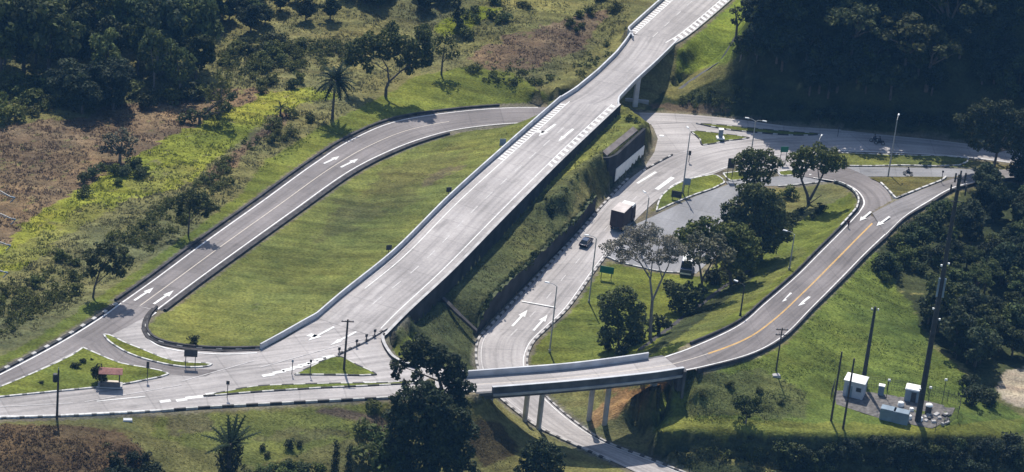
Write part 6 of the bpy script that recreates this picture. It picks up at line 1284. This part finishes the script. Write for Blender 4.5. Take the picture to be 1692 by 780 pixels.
# right-hand wood below the ramp
scatter([(1622, 322), (1692, 300), (1770, 300), (1770, 400), (1640, 410), (1590, 405), (1600, 360)], 26, ['dark', 'broad', 'dark'], .5, .85, 'tree in the upper part of the wood at the right edge', 'trees in the right-hand wood, upper part', (.85, .95, 1.0), 1.8, seed=56, var=.45)
scatter([(1498, 480), (1540, 455), (1590, 420), (1770, 410), (1770, 600), (1650, 600), (1595, 612), (1548, 575), (1515, 530)], 80, ['dark', 'broad', 'dark', 'flat', 'broad'], .4, 1.0, 'tree in the lower part of the wood at the right edge', 'trees in the right-hand wood, lower part', (.85, .95, 1.0), 1.3, seed=57, var=.5)
scatter([(1446, 432), (1490, 395), (1530, 365), (1585, 335), (1600, 370), (1540, 440), (1490, 480), (1465, 470)], 30, ['shrub', 'darkshrub'], .9, 1.6, 'green bush on the slope between the right ramp and the right-hand wood', 'bushes below the ramp by the wood', (.9, 1.05, .85), 1.1, seed=58)
scatter([(1585, 640), (1640, 655), (1640, 685), (1600, 672)], 5, ['darkshrub'], .9, 1.5, 'dark bush by the pale bare patch at the right edge', 'bushes by the pale patch', (.8, .9, .9), 1.4, seed=59)
# bank along the bottom right
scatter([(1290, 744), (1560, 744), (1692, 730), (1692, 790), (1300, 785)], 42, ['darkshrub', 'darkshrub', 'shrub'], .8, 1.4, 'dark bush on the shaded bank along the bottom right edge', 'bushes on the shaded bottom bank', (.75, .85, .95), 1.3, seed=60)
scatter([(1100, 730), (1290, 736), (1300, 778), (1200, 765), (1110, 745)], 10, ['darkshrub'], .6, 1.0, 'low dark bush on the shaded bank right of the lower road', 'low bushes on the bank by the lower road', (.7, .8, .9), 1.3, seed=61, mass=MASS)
for x_, y_, s_ in ((1160, 655, .5), (1205, 640, .6), (1255, 650, .55), (1290, 668, .5)): plant('shrub', gat(x_, y_), s_, 'small bush on the rough slope below the right ramp', 'bushes on the slope below the ramp')
plant('light', gat(1232, 700), .75, 'slender see-through young tree on the slope below the right ramp', tint=(.35, .42, .42), seed=1)
# cut bank: climbing bushes on the near-vertical face
FACE = []
def face_bushes(top, footz, n, label, group, seed, lo=.1, hi=.9, s0=.5, s1=.95):
    rr = random.Random(seed)
    for _ in range(n):
        k = rr.randrange(len(top) - 1); a = Vector(top[k]).lerp(Vector(top[k + 1]), rr.random()); f = rr.uniform(lo, hi)
        p = a + Vector((.15 + .8 * f, -.2 - .5 * f, -(a.z - footz) * f - .6)); FACE.append((p.x, p.y, p.z, rr.uniform(s0, s1)))
if False: face_bushes(cliff_top, -.2, 30, 'dark climbing bush on the shaded face of the cut bank', 'bushes on the face of the cut bank', 71, .25, .8, .25, .45)
face_bushes(berm_top, 2.4, 34, 'bush on the rough rocky face above the lower road near the truck', 'bushes on the rough face near the truck', 72, .02, .85, .4, .75)
scatter([(1040, 190), (1068, 200), (1056, 208), (1030, 200)], 5, ['shrub'], .4, .7, 'small bush on the grassy nose beside the main bridge', 'bushes on the nose by the main bridge', (1.1, 1.1, .9), .9, seed=73, mass=MASS)

SOFT = []
scatter([(360, 90), (420, 66), (560, 62), (600, 84), (570, 106), (420, 120), (365, 122)], 75, ['shrub'], .7, 1.3, '', None, mind=.9, seed=81, mass=SOFT)
scatter([(240, 352), (300, 325), (370, 275), (392, 292), (335, 350), (262, 405), (205, 440), (180, 405)], 70, ['shrub'], .5, .95, '', None, mind=.8, seed=82, mass=SOFT)
scatter([(-10, 480), (110, 425), (140, 450), (120, 490), (50, 532), (-10, 558)], 60, ['shrub'], .5, .95, '', None, mind=.8, seed=83, mass=SOFT)
scatter([(-10, 190), (100, 180), (110, 150), (-10, 140)], 30, ['shrub'], .7, 1.2, '', None, mind=1.0, seed=84, mass=SOFT)
undergrowth(SOFT, 'leaf_light', 'soft olive thickets of tall weeds on the left field', 12, (.80, .82, .78))
rr_ = random.Random(77)
for q_ in CT[::2]:
    if rr_.random() < .75: FACE.append((q_[0] + rr_.uniform(-.6, .25), q_[1] + rr_.uniform(-.3, .3), ground_z(q_[0] - .9, q_[1] + .3) - rr_.uniform(.1, .5), rr_.uniform(.2, .45)))
undergrowth(FACE, 'leaf_dark', 'dark creepers matted over the steep face of the cut bank', 5, (1.1, 1.25, 1.0))
undergrowth(MASS, 'leaf', 'low matted scrub in the gullies and on the rough slopes', 6, (.8, .85, .75))
# ------------------------------------------------------------------ tall grass and weeds (nobody could count the blades)
def tufts(name, polys, dens, h, label, seed, tintf=1.0):
    rng = np.random.RandomState(seed); P = []
    for poly in polys:
        q = np.array(poly, float); xs, ys = (q[:, 0].min(), q[:, 0].max()), (q[:, 1].min(), q[:, 1].max())
        n = int((xs[1] - xs[0]) * (ys[1] - ys[0]) / 9.5 / 4.0 / 10 * dens)
        x, y = rng.uniform(*xs, n), rng.uniform(*ys, n); k = pip(x + rng.normal(size=n) * 4, y + rng.normal(size=n) * 3, q); P.append(np.stack([x[k], y[k]], 1))
    P = np.concatenate(P); z = np.full(len(P), 5.0)
    for _ in range(14):
        Q = at_np(np.c_[P, z]); z = z * .5 + ground_np(Q[:, 0], Q[:, 1]) * .5
    Q = at_np(np.c_[P, z]); ix = np.clip(((Q[:, 0] - X0) / CELL).astype(int), 0, NX - 1); iy = np.clip(((Q[:, 1] - Y0) / CELL).astype(int), 0, NY - 1)
    ok = ~paved[iy, ix] & ~bare[iy, ix] & (np.abs(ground_np(Q[:, 0], Q[:, 1]) - Q[:, 2]) < .4); Q, ix, iy = Q[ok], ix[ok], iy[ok]; n = len(Q); T = tone[iy, ix]
    patch = np.clip(.55 + fbm(Q[:, 0], Q[:, 1], 3.0, seed) * .9, .15, 1.5); V, C = [], []
    for b in range(4):
        a = rng.uniform(0, 6.28, n); hh = h * patch * rng.uniform(.5, 1.2, n); wd = .09 + .10 * rng.rand(n); ln = rng.uniform(.1, .5, n) * hh
        off = rng.normal(size=(n, 2)) * .16; base = Q + np.c_[off, np.full(n, -.05)]
        s_ = np.c_[-np.sin(a), np.cos(a), np.zeros(n)] * wd[:, None]; tip = base + np.c_[np.cos(a) * ln, np.sin(a) * ln, hh]
        V.append(np.stack([base - s_, base + s_, tip], 1)); cc = T * rng.uniform(.7, 1.25, (n, 1)) * tintf; C.append(np.repeat(cc[:, None], 3, 1))
    V = np.concatenate(V).reshape(-1, 3); C = np.concatenate(C).reshape(-1, 3)
    me = np_mesh(name, V, np.arange(len(V)).reshape(-1, 3), M['blades']); a = me.attributes.new('tone', 'FLOAT_COLOR', 'POINT'); a.data.foreach_set('color', np.c_[C, np.ones(len(C))].astype(np.float32).ravel())
    return tag(link(bpy.data.objects.new(name, me)), label, kind='stuff')
m_, n_, b_ = nt('grass_blades'); a_ = N(n_, 'ShaderNodeAttribute', attribute_name='tone'); n_.links.new(a_.outputs['Color'], b_.inputs['Base Color']); b_.inputs['Roughness'].default_value = .9; b_.inputs['Specular IOR Level'].default_value = .05
t_ = N(n_, 'ShaderNodeBsdfTranslucent'); n_.links.new(a_.outputs['Color'], t_.inputs[0]); x_ = N(n_, 'ShaderNodeMixShader'); x_.inputs[0].default_value = .6; n_.links.new(b_.outputs[0], x_.inputs[1]); n_.links.new(t_.outputs[0], x_.inputs[2]); n_.links.new(x_.outputs[0], n_.nodes['Material Output'].inputs[0]); M['blades'] = m_
tufts('tall_grass', [[(1132, 622), (1300, 600), (1335, 650), (1320, 700), (1130, 700)], [(1180, 600), (1300, 590), (1340, 520), (1440, 420), (1480, 470), (1540, 560), (1640, 660), (1560, 660), (1400, 640), (1300, 620)]], 40, .2, 'short grass of the slope above the substation', 9)
field = [[(-60, -40), (780, -60), (1040, -40), (1040, 40), (930, 120), (820, 112), (700, 115), (640, 140), (560, 190), (430, 290), (330, 370), (200, 455), (60, 545), (-60, 580)]]
tufts('tall_grass', field, 32, .5, 'tall rough grass and weeds of the left field', 3)
tufts('tall_grass', [[(-60, 705), (120, 702), (220, 730), (280, 800), (-60, 830)], [(1080, 722), (1692, 722), (1692, 800), (1100, 800)]], 40, .45, 'rough brownish grass on the mound and the bottom banks', 4)
tufts('tall_grass', [[(650, 540), (745, 455), (850, 350), (940, 265), (1030, 180), (1060, 200), (990, 255), (920, 390), (800, 540), (795, 610), (700, 610)]], 36, .25, 'short rough grass of the cut bank and the bottom slope', 5)
tufts('lawn_grass', [[(240, 690), (640, 672), (780, 660), (860, 740), (900, 790), (260, 800)], [(245, 545), (490, 350), (640, 255), (790, 205), (900, 175), (840, 250), (560, 495), (430, 575), (300, 572)], [(890, 590), (930, 520), (1010, 440), (1150, 455), (1420, 315), (1390, 385), (1260, 500), (1060, 590)], [(0, 600), (200, 470), (430, 320), (520, 240), (690, 160), (860, 130), (900, 165), (650, 195), (430, 330), (190, 500)]], 26, .12, 'short mown grass of the lawns', 6)
# ------------------------------------------------------------------ daylight
SUN_EL = math.radians(55); SH = Vector((1.82, -7.57, 0)).normalized()
sd = bpy.data.lights.new('sun', 'SUN'); sd.energy = 4.4; sd.angle = math.radians(.5); sd.color = (1.0, .94, .84)
so = bpy.data.objects.new('sun', sd); COL.objects.link(so)
dirv = Vector((SH.x * math.cos(SUN_EL), SH.y * math.cos(SUN_EL), -math.sin(SUN_EL)))
so.rotation_euler = dirv.to_track_quat('-Z', 'Y').to_euler(); so.location = (-40, 120, 150)
wd = bpy.data.worlds.new('World'); scn.world = wd; wd.use_nodes = True
n = wd.node_tree; bg = n.nodes['Background']
sk = n.nodes.new('ShaderNodeTexSky'); sk.sky_type = 'NISHITA'; sk.sun_disc = False; sk.sun_elevation = SUN_EL; sk.sun_rotation = math.atan2(-SH.x, -SH.y); sk.altitude = 200; sk.air_density = 1.2; sk.dust_density = 1.5; sk.ozone_density = 2.0
n.links.new(sk.outputs[0], bg.inputs[0]); bg.inputs[1].default_value = .10
vs = scn.view_settings; vs.view_transform = 'Standard'; vs.look = 'None'; vs.exposure = 0.42; vs.gamma = 1; vs.use_curve_mapping = False
scn.cycles.use_denoising = True; scn.cycles.max_bounces = 5; scn.cycles.diffuse_bounces = 2; scn.cycles.glossy_bounces = 2; scn.cycles.transmission_bounces = 2; scn.cycles.volume_bounces = 0
# ------------------------------------------------------------------ air
HB = 4300.0; m = MB(); m.box((0, 0, -60), (2 * HB, 2 * HB, 60 + CAM.z + 30)); hz = m.build('haze', [])
hm = bpy.data.materials.new('haze_air'); hm.use_nodes = True; q = hm.node_tree; q.nodes.remove(q.nodes['Principled BSDF'])
pv = q.nodes.new('ShaderNodeVolumePrincipled'); pv.inputs['Color'].default_value = (.18, .48, 1.0, 1); pv.inputs['Density'].default_value = .000088; pv.inputs['Anisotropy'].default_value = .2
q.links.new(pv.outputs[0], q.nodes['Material Output'].inputs['Volume']); hz.data.materials.append(hm); tag(hz, 'thin blue air over the whole valley', kind='stuff')
